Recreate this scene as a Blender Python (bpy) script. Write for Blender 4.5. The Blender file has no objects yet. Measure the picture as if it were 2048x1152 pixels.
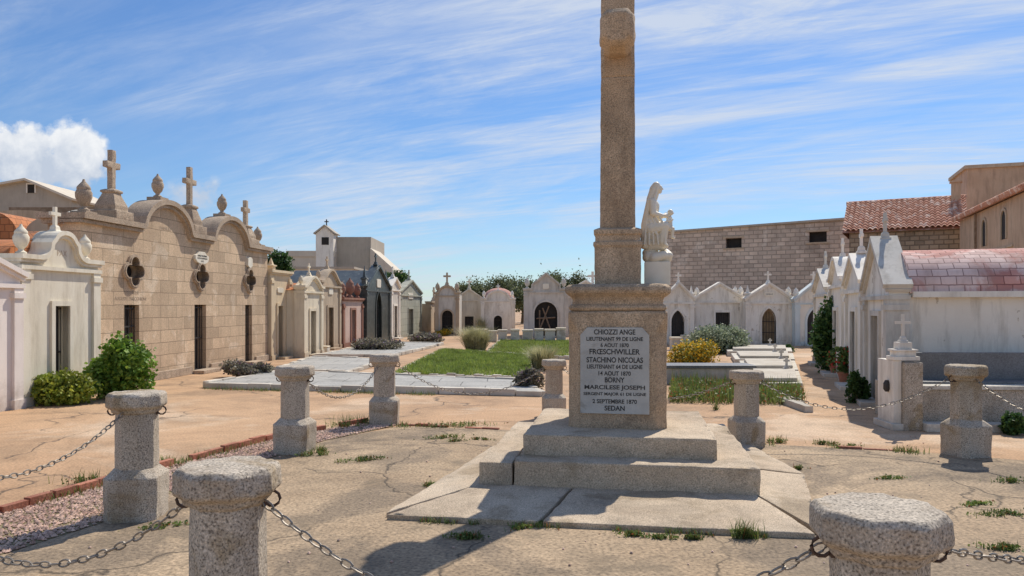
import bpy,bmesh,math,random
from mathutils import Vector,Matrix,noise
random.seed(7)
S=bpy.context.scene; COL=S.collection
R=math.radians; PI=math.pi; F=1500.
def at(px,d): return ((px-1024)/F*d,d)
def Z(py,d): return 1.5+(612-py)*d/F
def G(px,py):
    d=2250/(py-612.); return ((px-1024)/F*d,d)
# ---------------------------------------------------------------- materials
def nd(nt,t,**kw):
    n=nt.nodes.new(t)
    for k,v in kw.items():
        if k in n.inputs: n.inputs[k].default_value=v
        else: setattr(n,k,v)
    return n
def ramp(nt,fac,stops):
    n=nt.nodes.new('ShaderNodeValToRGB'); cr=n.color_ramp
    while len(cr.elements)<len(stops): cr.elements.new(.5)
    for e,(p,c) in zip(cr.elements,stops):
        e.position=p
        e.color=(c,c,c,1) if not hasattr(c,'__len__') else (*c,1)
    nt.links.new(fac,n.inputs[0]); return n.outputs[0]
def mixc(nt,fac,a,b,mode='MIX'):
    n=nt.nodes.new('ShaderNodeMix'); n.data_type='RGBA'; n.blend_type=mode; n.clamp_factor=True
    for i,v in ((0,fac),(6,a),(7,b)):
        if hasattr(v,'is_linked') : nt.links.new(v,n.inputs[i])
        elif hasattr(v,'__len__'): n.inputs[i].default_value=(*v,1)
        else: n.inputs[i].default_value=v
    return n.outputs[2]
def math_(nt,op,a,b=0.,c=None):
    n=nt.nodes.new('ShaderNodeMath'); n.operation=op
    for i,v in enumerate((a,b,c)):
        if v is None: continue
        if hasattr(v,'is_linked'): nt.links.new(v,n.inputs[i])
        else: n.inputs[i].default_value=v
    return n.outputs[0]
def noise_(nt,vec,scale,detail=5,rough=.6,dist=0):
    n=nd(nt,'ShaderNodeTexNoise'); n.inputs['Scale'].default_value=scale; n.inputs['Detail'].default_value=detail
    n.inputs['Roughness'].default_value=rough; n.inputs['Distortion'].default_value=dist
    nt.links.new(vec,n.inputs['Vector']); return n.outputs[0]
def surf(name,c1,c2,s1=1.5,spk=0,spka=1.,stain=None,stainamt=.5,brick=None,bump=(40,.3),rough=.9,island=0,patch=None,crack=0,barrel=None,world=False,metal=0,moss=None,mosss=.8,dist=.01,peel=None,grime=None,blot=None):
    m=bpy.data.materials.new(name); m.use_nodes=True; nt=m.node_tree; b=nt.nodes['Principled BSDF']
    b.inputs['Roughness'].default_value=rough; b.inputs['Metallic'].default_value=metal
    tc=nd(nt,'ShaderNodeTexCoord'); co=tc.outputs['Object']
    if not world:
        oi=nd(nt,'ShaderNodeObjectInfo'); cv=nd(nt,'ShaderNodeVectorMath',operation='MULTIPLY_ADD')
        cx=nd(nt,'ShaderNodeCombineXYZ')
        for i in range(3): nt.links.new(oi.outputs['Random'],cx.inputs[i])
        nt.links.new(cx.outputs[0],cv.inputs[0]); cv.inputs[1].default_value=(13.,7.,5.); nt.links.new(co,cv.inputs[2]); rc=cv.outputs[0]
    else: rc=co
    col=mixc(nt,ramp(nt,noise_(nt,rc,s1,6),[(.35,0),(.65,1)]),c1,c2)
    h=noise_(nt,rc,bump[0],4,.7)
    if patch: col=mixc(nt,ramp(nt,noise_(nt,rc,patch[1],7,.65,.6),[(patch[2],0),(patch[2]+.08,1)]),col,patch[0])
    if brick:
        w,hh,mort,bc=brick
        sp=nd(nt,'ShaderNodeSeparateXYZ'); nt.links.new(co,sp.inputs[0]); cm=nd(nt,'ShaderNodeCombineXYZ')
        if barrel:
            a=math_(nt,'ARCTAN2',math_(nt,'SUBTRACT',sp.outputs[2],barrel[1]),math_(nt,'SUBTRACT',sp.outputs[0],barrel[0]))
            nt.links.new(sp.outputs[1],cm.inputs[0]); nt.links.new(math_(nt,'MULTIPLY',a,barrel[2]),cm.inputs[1])
        elif world:
            nt.links.new(sp.outputs[0],cm.inputs[0]); nt.links.new(sp.outputs[1],cm.inputs[1])
        else:
            nt.links.new(math_(nt,'ADD',sp.outputs[0],sp.outputs[1]),cm.inputs[0]); nt.links.new(sp.outputs[2],cm.inputs[1])
        dn=noise_(nt,rc,3.,3); dv=nd(nt,'ShaderNodeVectorMath',operation='ADD'); sc=math_(nt,'MULTIPLY',dn,.03)
        c3=nd(nt,'ShaderNodeCombineXYZ'); nt.links.new(sc,c3.inputs[0]); nt.links.new(sc,c3.inputs[1])
        nt.links.new(cm.outputs[0],dv.inputs[0]); nt.links.new(c3.outputs[0],dv.inputs[1])
        bt=nd(nt,'ShaderNodeTexBrick'); nt.links.new(dv.outputs[0],bt.inputs['Vector'])
        bt.inputs['Scale'].default_value=1; bt.inputs['Brick Width'].default_value=w; bt.inputs['Row Height'].default_value=hh
        bt.inputs['Mortar Size'].default_value=mort; bt.inputs['Mortar Smooth'].default_value=.3
        bt.inputs['Color1'].default_value=(bc[0],bc[0],bc[0],1) if not hasattr(bc[0],'__len__') else (*bc[0],1)
        bt.inputs['Color2'].default_value=(bc[1],bc[1],bc[1],1) if not hasattr(bc[1],'__len__') else (*bc[1],1)
        k=bc[2]; bt.inputs['Mortar'].default_value=(k,k,k,1) if not hasattr(k,'__len__') else (*k,1)
        col=mixc(nt,1.,col,bt.outputs['Color'],'MULTIPLY')
        h=math_(nt,'SUBTRACT',h,math_(nt,'MULTIPLY',bt.outputs['Fac'],1.6))
    if spk:
        sn=noise_(nt,rc,spk,2,.5)
        lo=1-.65*spka; hi=1+.45*spka
        col=mixc(nt,1.,col,ramp(nt,sn,[(.36,lo),(.45,.93),(.56,1.),(.66,hi)]),'MULTIPLY')
    if stain:
        mp=nd(nt,'ShaderNodeMapping'); mp.inputs['Scale'].default_value=(1,1,.18); nt.links.new(rc,mp.inputs[0])
        sf=ramp(nt,noise_(nt,mp.outputs[0],4.,7,.7),[(.47,0),(.68,1)])
        col=mixc(nt,math_(nt,'MULTIPLY',sf,stainamt),col,stain)
    if peel:
        pf=ramp(nt,noise_(nt,rc,peel[1],8,.7,.3),[(peel[2],0),(peel[2]+.015,1)]); col=mixc(nt,pf,col,peel[0]); h=math_(nt,'SUBTRACT',h,math_(nt,'MULTIPLY',pf,.8))
    if grime:
        s3=nd(nt,'ShaderNodeSeparateXYZ'); nt.links.new(co,s3.inputs[0])
        gz=math_(nt,'SUBTRACT',math_(nt,'MULTIPLY',noise_(nt,rc,5.,6,.7),1.1),math_(nt,'MULTIPLY',s3.outputs[2],1.1))
        col=mixc(nt,math_(nt,'MULTIPLY',ramp(nt,gz,[(.15,0),(.6,1)]),.75),col,grime)
    if moss: col=mixc(nt,ramp(nt,noise_(nt,rc,mosss,8,.7),[(.53,0),(.66,.85)]),col,moss)
    if blot: col=mixc(nt,1.,col,ramp(nt,noise_(nt,rc,blot,10,.78,.4),[(.36,.70),(.5,1.),(.64,1.16)]),'MULTIPLY')
    if crack:
        vn=nd(nt,'ShaderNodeTexVoronoi',feature='DISTANCE_TO_EDGE'); vn.inputs['Scale'].default_value=crack
        wv=nd(nt,'ShaderNodeVectorMath',operation='MULTIPLY_ADD'); nz=nd(nt,'ShaderNodeTexNoise'); nz.inputs['Scale'].default_value=1.6; nz.inputs['Detail'].default_value=6; nt.links.new(rc,nz.inputs['Vector'])
        nt.links.new(nz.outputs['Color'],wv.inputs[0]); wv.inputs[1].default_value=(.9,.9,.9); nt.links.new(rc,wv.inputs[2]); nt.links.new(wv.outputs[0],vn.inputs['Vector'])
        cf=ramp(nt,vn.outputs['Distance'],[(.0,1),(.010,0)]); cf=math_(nt,'MULTIPLY',cf,ramp(nt,noise_(nt,rc,.8,3),[(.40,0),(.50,.9)]))
        col=mixc(nt,cf,col,(.08,.06,.04)); h=math_(nt,'SUBTRACT',h,cf)
    if island:
        ge=nd(nt,'ShaderNodeNewGeometry'); r=ge.outputs['Random Per Island']
        col=mixc(nt,1.,col,ramp(nt,r,[(0,1-island),(1,1+island)]),'MULTIPLY')
    nt.links.new(col,b.inputs['Base Color'])
    bp=nd(nt,'ShaderNodeBump'); bp.inputs['Strength'].default_value=bump[1]; bp.inputs['Distance'].default_value=dist; nt.links.new(h,bp.inputs['Height']); nt.links.new(bp.outputs[0],b.inputs['Normal'])
    return m
def leafmat(name,c1,c2,flower=None,famt=.0):
    m=bpy.data.materials.new(name); m.use_nodes=True; nt=m.node_tree; b=nt.nodes['Principled BSDF']; b.inputs['Roughness'].default_value=.6
    ge=nd(nt,'ShaderNodeNewGeometry'); r=ge.outputs['Random Per Island']
    tc=nd(nt,'ShaderNodeTexCoord'); n=noise_(nt,tc.outputs['Object'],4.,3)
    col=mixc(nt,r,c1,c2); col=mixc(nt,1.,col,ramp(nt,n,[(.35,.6),(.65,1.35)]),'MULTIPLY')
    if flower: col=mixc(nt,ramp(nt,r,[(1-famt,0),(1-famt+.01,1)]),col,flower)
    nt.links.new(col,b.inputs['Base Color'])
    tr=nd(nt,'ShaderNodeBsdfTranslucent'); nt.links.new(col,tr.inputs[0]); mx=nd(nt,'ShaderNodeMixShader'); mx.inputs[0].default_value=.3
    nt.links.new(b.outputs[0],mx.inputs[1]); nt.links.new(tr.outputs[0],mx.inputs[2]); nt.links.new(mx.outputs[0],nt.nodes['Material Output'].inputs[0])
    return m
M={}
M['granite']=surf('granite_bollard',(.42,.355,.275),(.53,.46,.37),2.5,spk=120,spka=.95,patch=((.35,.27,.17),1.6,.56),bump=(70,.5),stain=(.22,.15,.09),stainamt=.45)
M['mgran']=surf('granite_monument',(.46,.325,.205),(.54,.40,.265),1.2,spk=105,spka=.7,patch=((.35,.25,.16),1.1,.56),bump=(60,.45),stain=(.18,.125,.08),stainamt=.5,blot=1.5)
M['step']=surf('granite_step',(.48,.37,.255),(.58,.47,.34),1.2,spk=110,spka=.6,patch=((.38,.29,.19),1.,.54),bump=(60,.5),blot=1.3)
M['plaque']=surf('grey_marble',(.52,.505,.46),(.42,.405,.37),5,bump=(30,.05),rough=.55,patch=((.35,.33,.29),3.,.56))
M['ink']=surf('engraved_letter',(.03,.03,.03),(.07,.065,.06),20,bump=(30,.05))
M['marble']=surf('white_marble',(.86,.79,.65),(.78,.70,.55),6,bump=(60,.1),rough=.5,stain=(.45,.38,.28),stainamt=.25)
M['path']=surf('sandy_path',(.45,.27,.145),(.53,.345,.20),.25,spk=45,spka=.4,patch=((.57,.41,.27),.35,.54),bump=(25,.4),world=True,crack=.35,moss=(.31,.20,.115),mosss=.5,blot=.7)
M['conc']=surf('worn_concrete',(.36,.255,.155),(.46,.34,.215),.7,spk=42,spka=.6,patch=((.25,.185,.12),.7,.50),bump=(40,.8),world=True,crack=.5,moss=(.20,.15,.095),mosss=1.3,blot=.55)
M['brickr']=surf('red_brick',(.34,.12,.07),(.42,.18,.11),4,spk=60,spka=.4,bump=(40,.5),island=.25)
M['gravel']=surf('pink_gravel',(.52,.33,.25),(.64,.47,.36),4,bump=(60,.2),island=.45)
M['soil']=surf('soil',(.20,.16,.08),(.28,.23,.12),2,bump=(30,.6),world=True)
M['slab']=surf('grey_slab',(.38,.37,.34),(.47,.455,.415),1.2,spk=30,spka=.25,brick=(.9,.7,.012,(1.,.88,.4)),bump=(30,.3),world=True,patch=((.31,.30,.27),.8,.56))
M['wslab']=surf('white_slab',(.66,.61,.52),(.53,.49,.41),2,spk=40,spka=.25,bump=(30,.3),patch=((.42,.37,.3),1.5,.56))
M['edge']=surf('stone_edging',(.62,.57,.48),(.49,.43,.35),3,bump=(12,.8),island=.25)
M['ashlar']=surf('ashlar_stone',(.66,.485,.315),(.57,.415,.27),.9,spk=55,spka=.3,brick=(.62,.255,.007,(1.12,.80,.45)),bump=(30,.4),stain=(.34,.24,.16),stainamt=.4,patch=((.74,.58,.41),1.3,.55),grime=(.32,.24,.16))
M['ashtrim']=surf('dark_stone_trim',(.40,.30,.21),(.52,.405,.29),1.6,spk=55,spka=.6,bump=(30,.6),stain=(.16,.12,.09),stainamt=.5)
def stucco(n,c,c2,st=(.33,.27,.20),amt=.4,**k): return surf('stucco_'+n,c,c2,1.1,bump=(35,.25),stain=st,stainamt=amt,grime=(c[0]*.5,c[1]*.46,c[2]*.42),**k)
M['cream']=stucco('cream',(.80,.70,.53),(.72,.62,.46))
M['cgrey']=stucco('cream_white',(.80,.735,.60),(.72,.65,.51),(.36,.29,.2),.5)
M['pinkw']=stucco('pinkish_white',(.86,.78,.71),(.79,.70,.63),amt=.25)
M['white']=stucco('white',(.88,.82,.72),(.81,.745,.64),amt=.45)
M['wstain']=stucco('peeling_white',(.88,.82,.72),(.80,.73,.62),(.40,.34,.26),.65,peel=((.52,.44,.34),2.6,.62))
M['grey']=stucco('grey',(.68,.63,.55),(.57,.53,.46),(.28,.24,.19),.55)
M['gstone']=stucco('grey_green',(.46,.45,.36),(.37,.37,.29),(.2,.2,.17),.5,brick=(.5,.3,.01,(1.05,.9,.6)))
M['beige']=stucco('beige',(.74,.60,.40),(.66,.52,.34))
M['tan']=stucco('tan',(.56,.44,.31),(.48,.375,.26),(.24,.18,.13),.5)
M['pink']=stucco('pink',(.60,.43,.35),(.53,.37,.30))
M['redt']=stucco('red_trim',(.32,.15,.095),(.26,.11,.075))
M['black']=surf('black_marble',(.035,.042,.038),(.08,.09,.08),5,bump=(10,.1),rough=.35,patch=((.2,.21,.19),6.,.6))
M['dgrey']=surf('dark_marble',(.14,.14,.14),(.20,.20,.20),3,spk=60,spka=.4,bump=(20,.1),rough=.4)
M['iron']=surf('dark_iron',(.025,.022,.02),(.05,.04,.035),8,bump=(40,.2),rough=.6)
M['rust']=surf('rusty_iron',(.055,.035,.028),(.16,.10,.07),30,bump=(80,.4),rough=.7,metal=.3)
M['chain']=surf('galvanised_chain',(.23,.20,.16),(.36,.32,.27),25,bump=(80,.3),rough=.5,metal=.5)
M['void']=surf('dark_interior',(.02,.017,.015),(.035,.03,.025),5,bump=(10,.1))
M['wood']=surf('weathered_wood',(.20,.13,.08),(.30,.21,.14),6,bump=(30,.4))
M['doorw']=surf('brown_door',(.22,.15,.08),(.30,.21,.12),6,bump=(30,.3))
M['bluet']=stucco('pale_blue',(.60,.68,.68),(.68,.73,.72),amt=.3)
M['shing']=surf('pink_shingle',(.66,.36,.29),(.57,.29,.24),1.5,brick=(.19,.095,.007,((1.12,1.06,1.05),(.80,.68,.68),(.45,.35,.35))),barrel=(1.0,1.55,.75),bump=(30,.3),patch=((.78,.62,.54),1.1,.50),stain=(.40,.25,.19),stainamt=.45)
M['shing2']=surf('pink_tile',(.60,.33,.27),(.52,.27,.21),1.5,brick=(.2,.1,.008,(1.1,.8,.5)),bump=(30,.3))
M['orange']=surf('orange_tile',(.58,.22,.08),(.47,.17,.065),2,brick=(.2,.16,.01,(1.1,.85,.5)),bump=(30,.4),patch=((.37,.23,.14),2.,.56))
M['terra']=surf('terracotta_tile',(.62,.31,.20),(.46,.20,.12),2.2,bump=(10,.3),patch=((.78,.58,.46),3.,.52),stain=(.22,.12,.08),stainamt=.3)
M['rubble']=surf('rubble_wall',(.64,.52,.41),(.54,.43,.335),.6,brick=(.55,.26,.03,(1.15,.80,.62)),bump=(6,.5),patch=((.72,.61,.5),.7,.56),dist=.03,blot=.4)
M['rubble2']=surf('rough_stone',(.45,.34,.24),(.33,.25,.17),1.5,brick=(.4,.22,.03,(1.1,.7,.5)),bump=(6,.6),dist=.03)
M['ochre']=stucco('ochre',(.60,.43,.29),(.52,.36,.235),(.27,.18,.12),.6)
M['town']=stucco('town_beige',(.68,.60,.48),(.61,.53,.42),(.38,.32,.25),.25)
M['town2']=stucco('town_grey',(.47,.41,.33),(.41,.36,.29),(.24,.2,.16),.3)
M['pot']=surf('clay_pot',(.42,.17,.10),(.35,.14,.08),6,bump=(40,.2))
M['bark']=surf('bark',(.14,.10,.07),(.20,.15,.1),8,bump=(30,.7))
M['leafg']=leafmat('leaf_bright',(.10,.22,.025),(.25,.37,.05))
M['leafy']=leafmat('leaf_yellow_green',(.15,.22,.02),(.36,.38,.05))
M['leafd']=leafmat('leaf_dark',(.03,.085,.02),(.09,.16,.035))
M['leaft']=leafmat('leaf_tree',(.095,.12,.05),(.20,.225,.11))
M['lav']=leafmat('leaf_grey',(.15,.14,.10),(.31,.28,.20),(.22,.14,.20),.10)
M['sage']=leafmat('leaf_sage',(.18,.23,.13),(.37,.41,.27))
M['yflow']=leafmat('leaf_gold',(.22,.25,.05),(.42,.37,.06),(.74,.46,.03),.5)
M['rflow']=leafmat('leaf_red_flower',(.08,.15,.03),(.16,.22,.05),(.6,.05,.03),.12)
M['grass']=leafmat('grass_blade',(.15,.24,.035),(.36,.42,.09))
M['dry']=leafmat('dry_grass',(.34,.33,.15),(.56,.52,.31))
M['weed']=leafmat('weed_leaf',(.10,.18,.035),(.26,.28,.08),(.35,.13,.05),.10)
# ---------------------------------------------------------------- mesh builder
class MB:
    def __init__(s): s.v=[]; s.f=[]
    def add(s,vs,fs):
        o=len(s.v); s.v+=[tuple(v) for v in vs]; s.f+=[[i+o for i in f] for f in fs]; return s
    def box(s,x0,x1,y0,y1,z0,z1):
        return s.add([(x0,y0,z0),(x1,y0,z0),(x1,y1,z0),(x0,y1,z0),(x0,y0,z1),(x1,y0,z1),(x1,y1,z1),(x0,y1,z1)],[(0,3,2,1),(4,5,6,7),(0,1,5,4),(1,2,6,5),(2,3,7,6),(3,0,4,7)])
    def prism(s,p,y0,y1):
        n=len(p); return s.add([(x,y0,z) for x,z in p]+[(x,y1,z) for x,z in p],[list(range(n)),list(range(2*n-1,n-1,-1))]+[(i,(i+1)%n,(i+1)%n+n,i+n) for i in range(n)])
    def loft(s,rings,cap=True,closed=False):
        n=len(rings[0]); k=len(rings); fs=[]
        for j in range(k if closed else k-1):
            a=j*n; b=((j+1)%k)*n
            fs+=[(a+i,a+(i+1)%n,b+(i+1)%n,b+i) for i in range(n)]
        if cap and not closed: fs+=[list(range(n-1,-1,-1)),[(k-1)*n+i for i in range(n)]]
        return s.add([p for r in rings for p in r],fs)
    def lathe(s,prof,c=(0,0,0),n=14):
        return s.loft([[(c[0]+r*math.cos(2*PI*i/n),c[1]+r*math.sin(2*PI*i/n),c[2]+z) for i in range(n)] for r,z in prof])
    def octs(s,lay,c=(0,0)):
        return s.loft([[(c[0]+x,c[1]+y,z) for x,y in octo(w,k)] for w,k,z in lay])
    def ribbon(s,p,t,y0,y1,closed=False):
        n=len(p); off=[]
        for i in range(n):
            a=p[i-1] if (i>0 or closed) else None; b=p[(i+1)%n] if (i<n-1 or closed) else None
            ns=[]
            for u,w in ((a,p[i]),(p[i],b)):
                if u is None or w is None: continue
                dx,dz=w[0]-u[0],w[1]-u[1]; l=math.hypot(dx,dz) or 1; ns.append((-dz/l,dx/l))
            nx=sum(q[0] for q in ns)/len(ns); nz=sum(q[1] for q in ns)/len(ns); l2=max(nx*nx+nz*nz,.3)
            off.append((p[i][0]+nx/l2*t,p[i][1]+nz/l2*t))
        return s.loft([[(a[0],y0,a[1]),(a[0],y1,a[1]),(b[0],y1,b[1]),(b[0],y0,b[1])] for a,b in zip(p,off)],closed=closed)
    def tube(s,p,r,n=6,closed=False):
        p=[Vector(q) for q in p]; rings=[]
        for i,q in enumerate(p):
            a=p[i-1] if (i>0 or closed) else p[i]; b=p[(i+1)%len(p)] if (i<len(p)-1 or closed) else p[i]
            d=(b-a).normalized(); up=Vector((0,0,1)) if abs(d.z)<.9 else Vector((1,0,0))
            u=d.cross(up).normalized(); w=d.cross(u); rr=r[i] if hasattr(r,'__len__') else r
            rings.append([q+u*math.cos(2*PI*k/n)*rr+w*math.sin(2*PI*k/n)*rr for k in range(n)])
        return s.loft(rings,closed=closed)
    def caps(s,p0,r0,p1,r1,n=12):
        p0=Vector(p0);p1=Vector(p1); d=p1-p0; L=d.length
        d=d.normalized() if L>1e-6 else Vector((0,0,1))
        up=Vector((0,0,1)) if abs(d.z)<.9 else Vector((1,0,0)); u=d.cross(up).normalized(); w=d.cross(u); rings=[]
        for k in range(1,5): a=PI/2*k/4; rings.append((p0-d*r0*math.cos(a),r0*math.sin(a)))
        for k in range(0,4): a=PI/2*k/4; rings.append((p1+d*r1*math.sin(a),r1*math.cos(a)))
        return s.loft([[c+u*math.cos(2*PI*i/n)*rr+w*math.sin(2*PI*i/n)*rr for i in range(n)] for c,rr in rings])
    def leaf(s,c,sz,asp=.45):
        d=Vector((random.gauss(0,1),random.gauss(0,1),random.gauss(0,.8)+.3)).normalized(); q=Vector((random.gauss(0,1),random.gauss(0,1),random.gauss(0,1)))
        w=d.cross(q).normalized()*sz*asp; c=Vector(c); o=len(s.v)
        s.v+=[tuple(c),tuple(c+d*sz*.5+w),tuple(c+d*sz),tuple(c+d*sz*.5-w)]; s.f.append([o,o+1,o+2,o+3])
    def blade(s,x,y,z,h,lean,w):
        a=random.random()*2*PI; dx,dy=math.cos(a),math.sin(a); px,py=-dy*w,dx*w; o=len(s.v)
        s.v+=[(x-px,y-py,z),(x+px,y+py,z),(x+dx*lean*.35+px*.7,y+dy*lean*.35+py*.7,z+h*.6),(x+dx*lean*.35-px*.7,y+dy*lean*.35-py*.7,z+h*.6),(x+dx*lean,y+dy*lean,z+h)]
        s.f+=[[o,o+1,o+2,o+3],[o+3,o+2,o+4]]
    def wbox(s,p,z0,z1):
        n=len(p); return s.add([(x,y,z0) for x,y in p]+[(x,y,z1) for x,y in p],[list(range(n-1,-1,-1)),list(range(n,2*n))]+[(i,(i+1)%n,(i+1)%n+n,i+n) for i in range(n)])
def octo(w,k): return [(w-k,-w),(w,-w+k),(w,w-k),(w-k,w),(-w+k,w),(-w,w-k),(-w,-w+k),(-w+k,-w)]
def build(mb,name,mat,parent=None,smooth=False,bevel=0,rough=None,recalc=True,**props):
    me=bpy.data.meshes.new(name); me.from_pydata(mb.v,[],mb.f); 
    if recalc or bevel or rough or smooth:
        bm=bmesh.new(); bm.from_mesh(me)
        if recalc: bmesh.ops.recalc_face_normals(bm,faces=bm.faces)
        if bevel:
            es=[e for e in bm.edges if len(e.link_faces)==2 and e.calc_face_angle(0)>.45]
            bmesh.ops.bevel(bm,geom=es,offset=bevel,segments=2,profile=.6,affect='EDGES',clamp_overlap=True)
        if rough:
            L,amp,sc=rough
            for k in range(6):
                bmesh.ops.triangulate(bm,faces=[f for f in bm.faces if len(f.verts)>3])
                es=[e for e in bm.edges if e.calc_length()>L]
                if not es or len(bm.verts)>60000: break
                bmesh.ops.subdivide_edges(bm,edges=es,cuts=1)
            bmesh.ops.triangulate(bm,faces=bm.faces)
            bm.normal_update(); sd=Vector((random.random()*9,3,1))
            for v in bm.verts:
                n=noise.fractal(v.co*sc+sd,1.,2.,4); n2=noise.noise(v.co*sc*.3+sd)
                v.co+=v.normal*amp*(n+.6*n2)
            smooth=True
        if smooth:
            for f in bm.faces: f.smooth=True
            for e in bm.edges: e.smooth=e.calc_face_angle(0)<.6 if len(e.link_faces)==2 else True
        bm.to_mesh(me); bm.free()
    me.materials.append(mat); o=bpy.data.objects.new(name,me); COL.objects.link(o)
    if parent: o.parent=parent
    for k,v in props.items(): o[k]=v
    return o
def thing(name,label,cat,loc=(0,0,0),rot=0,group=None):
    o=bpy.data.objects.new(name,None); COL.objects.link(o); o.location=(loc[0],loc[1],loc[2] if len(loc)>2 else 0); o.rotation_euler=(0,0,rot)
    o['label']=label; o['category']=cat
    if group: o['group']=group
    return o
def struct(mb,name,mat,**k): return build(mb,name,mat,kind='structure',**k)
def dup(root,loc,rot,label,sc=1):
    r=root.copy(); COL.objects.link(r); r.location=(loc[0],loc[1],0); r.rotation_euler=(0,0,rot); r.scale=(sc,sc,sc); r['label']=label
    for ch in list(root.children):
        c=ch.copy(); COL.objects.link(c); c.parent=r
    return r
def text_mb(mb,body,cx,y,cz,w,h,ext=.002,bold=0):
    cu=bpy.data.curves.new('t','FONT'); cu.body=body; cu.extrude=.02; cu.offset=bold; ob=bpy.data.objects.new('t',cu); COL.objects.link(ob)
    dg=bpy.context.evaluated_depsgraph_get(); me=bpy.data.meshes.new_from_object(ob.evaluated_get(dg))
    xs=[v.co.x for v in me.vertices]; ys=[v.co.y for v in me.vertices]
    if xs:
        x0,x1,y0,y1=min(xs),max(xs),min(ys),max(ys)
        vs=[(cx+((v.co.x-x0)/(x1-x0)-.5)*w,y-ext*(1 if v.co.z>0 else 0),cz+((v.co.y-y0)/(y1-y0)-.5)*h) for v in me.vertices]
        mb.add(vs,[list(p.vertices) for p in me.polygons])
    bpy.data.objects.remove(ob); bpy.data.curves.remove(cu); bpy.data.meshes.remove(me)
def inscr(parent,mat,*a,**k):
    m=MB(); text_mb(m,*a,**k); return build(m,'inscription',mat,parent,recalc=False)
# ---------------------------------------------------------------- ornaments
def cross_mb(mb,x,y,z,h,t=None,ped=.3):
    t=t or h*.07; w=h*.27; p=h*ped
    if ped: mb.loft([[(x+a*t*k,y+b*t*k,z+q) for a,b in((-1,-1),(1,-1),(1,1),(-1,1))] for k,q in((2.6,0),(2.6,p*.3),(1.9,p*.4),(1.7,p*.8),(1.2,p))])
    zb=z+p; zt=z+h; za=zb+(zt-zb)*.62; q=t*.95
    c=[(-q,zb),(q,zb),(q,za-q),(w,za-q),(w,za+q),(q,za+q),(q,zt),(-q,zt),(-q,za+q),(-w,za+q),(-w,za-q),(-q,za-q)]
    mb.prism([(x+a,b) for a,b in c],y-t*.8,y+t*.8)
def urn_mb(mb,x,y,z,h,n=12):
    mb.lathe([(r*h,q*h) for r,q in((.17,0),(.17,.08),(.09,.13),(.08,.18),(.17,.28),(.235,.45),(.24,.58),(.19,.68),(.20,.71),(.19,.76),(.12,.85),(.05,.93),(.03,1.))],(x,y,z),n)
def ornament(root,kind,x,z,h,mat,y=.12):
    m=MB()
    if kind=='cross': cross_mb(m,x,y,z,h); build(m,'cross',mat,root,bevel=h*.012)
    elif kind=='urn': urn_mb(m,x,y,z,h); build(m,'urn',mat,root,smooth=True)
    elif kind=='pin': m.loft([[(x+a*w,y+b*w,z+q*h) for a,b in((-1,-1),(1,-1),(1,1),(-1,1))] for w,q in((.09,0),(.09,.3),(.12,.32),(.12,.4),(.06,.45),(.005,1))]); build(m,'pinnacle',mat,root)
# ---------------------------------------------------------------- chapel
def head(x0,x1,z,kind):
    w=x1-x0; c=(x0+x1)/2
    if kind=='r': return [(c-w/2*math.cos(PI*i/12),z+w/2*math.sin(PI*i/12)) for i in range(13)]
    if kind=='p':
        l=[(x1-w*math.cos(R(60)*i/7),z+w*math.sin(R(60)*i/7)) for i in range(8)]; return l+[(2*c-a,b) for a,b in reversed(l[:-1])]
    return [(x0,z),(x1,z)]
def topprof(kind,W,H,pk):
    if kind=='gable': return [(0,H),(W/2,H+pk),(W,H)]
    if kind=='step': return [(0,H),(W*.2,H),(W*.2,H+pk*.3),(W/2,H+pk),(W*.8,H+pk*.3),(W*.8,H),(W,H)]
    if kind=='arch': a=W*.18; return [(0,H)]+[(W/2-(W/2-a)*math.cos(PI*i/14),H+pk*math.sin(PI*i/14)) for i in range(15)]+[(W,H)]
    if kind=='curve':
        o=[(0,H)]
        for i in range(21):
            t=i/20; x=W*(.08+.84*t); o.append((x,H+pk*(.5-.5*math.cos(2*PI*t))**.75))
        return o+[(W,H)]
    if kind=='scroll':
        o=[(0,H),(W*.20,H)]
        for i in range(1,9): a=PI/2*i/8; o.append((W*.20+W*.15*math.sin(a),H+pk*.6*(1-math.cos(a))))
        for i in range(1,12): a=PI*i/12; o.append((W/2-W*.115*math.cos(a),H+pk*.68+pk*.32*math.sin(a)))
        for i in range(8,0,-1): a=PI/2*i/8; o.append((W*.80-W*.15*math.sin(a),H+pk*.6*(1-math.cos(a))))
        return o+[(W*.80,H),(W,H)]
    return [(0,H),(W,H)]
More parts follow.
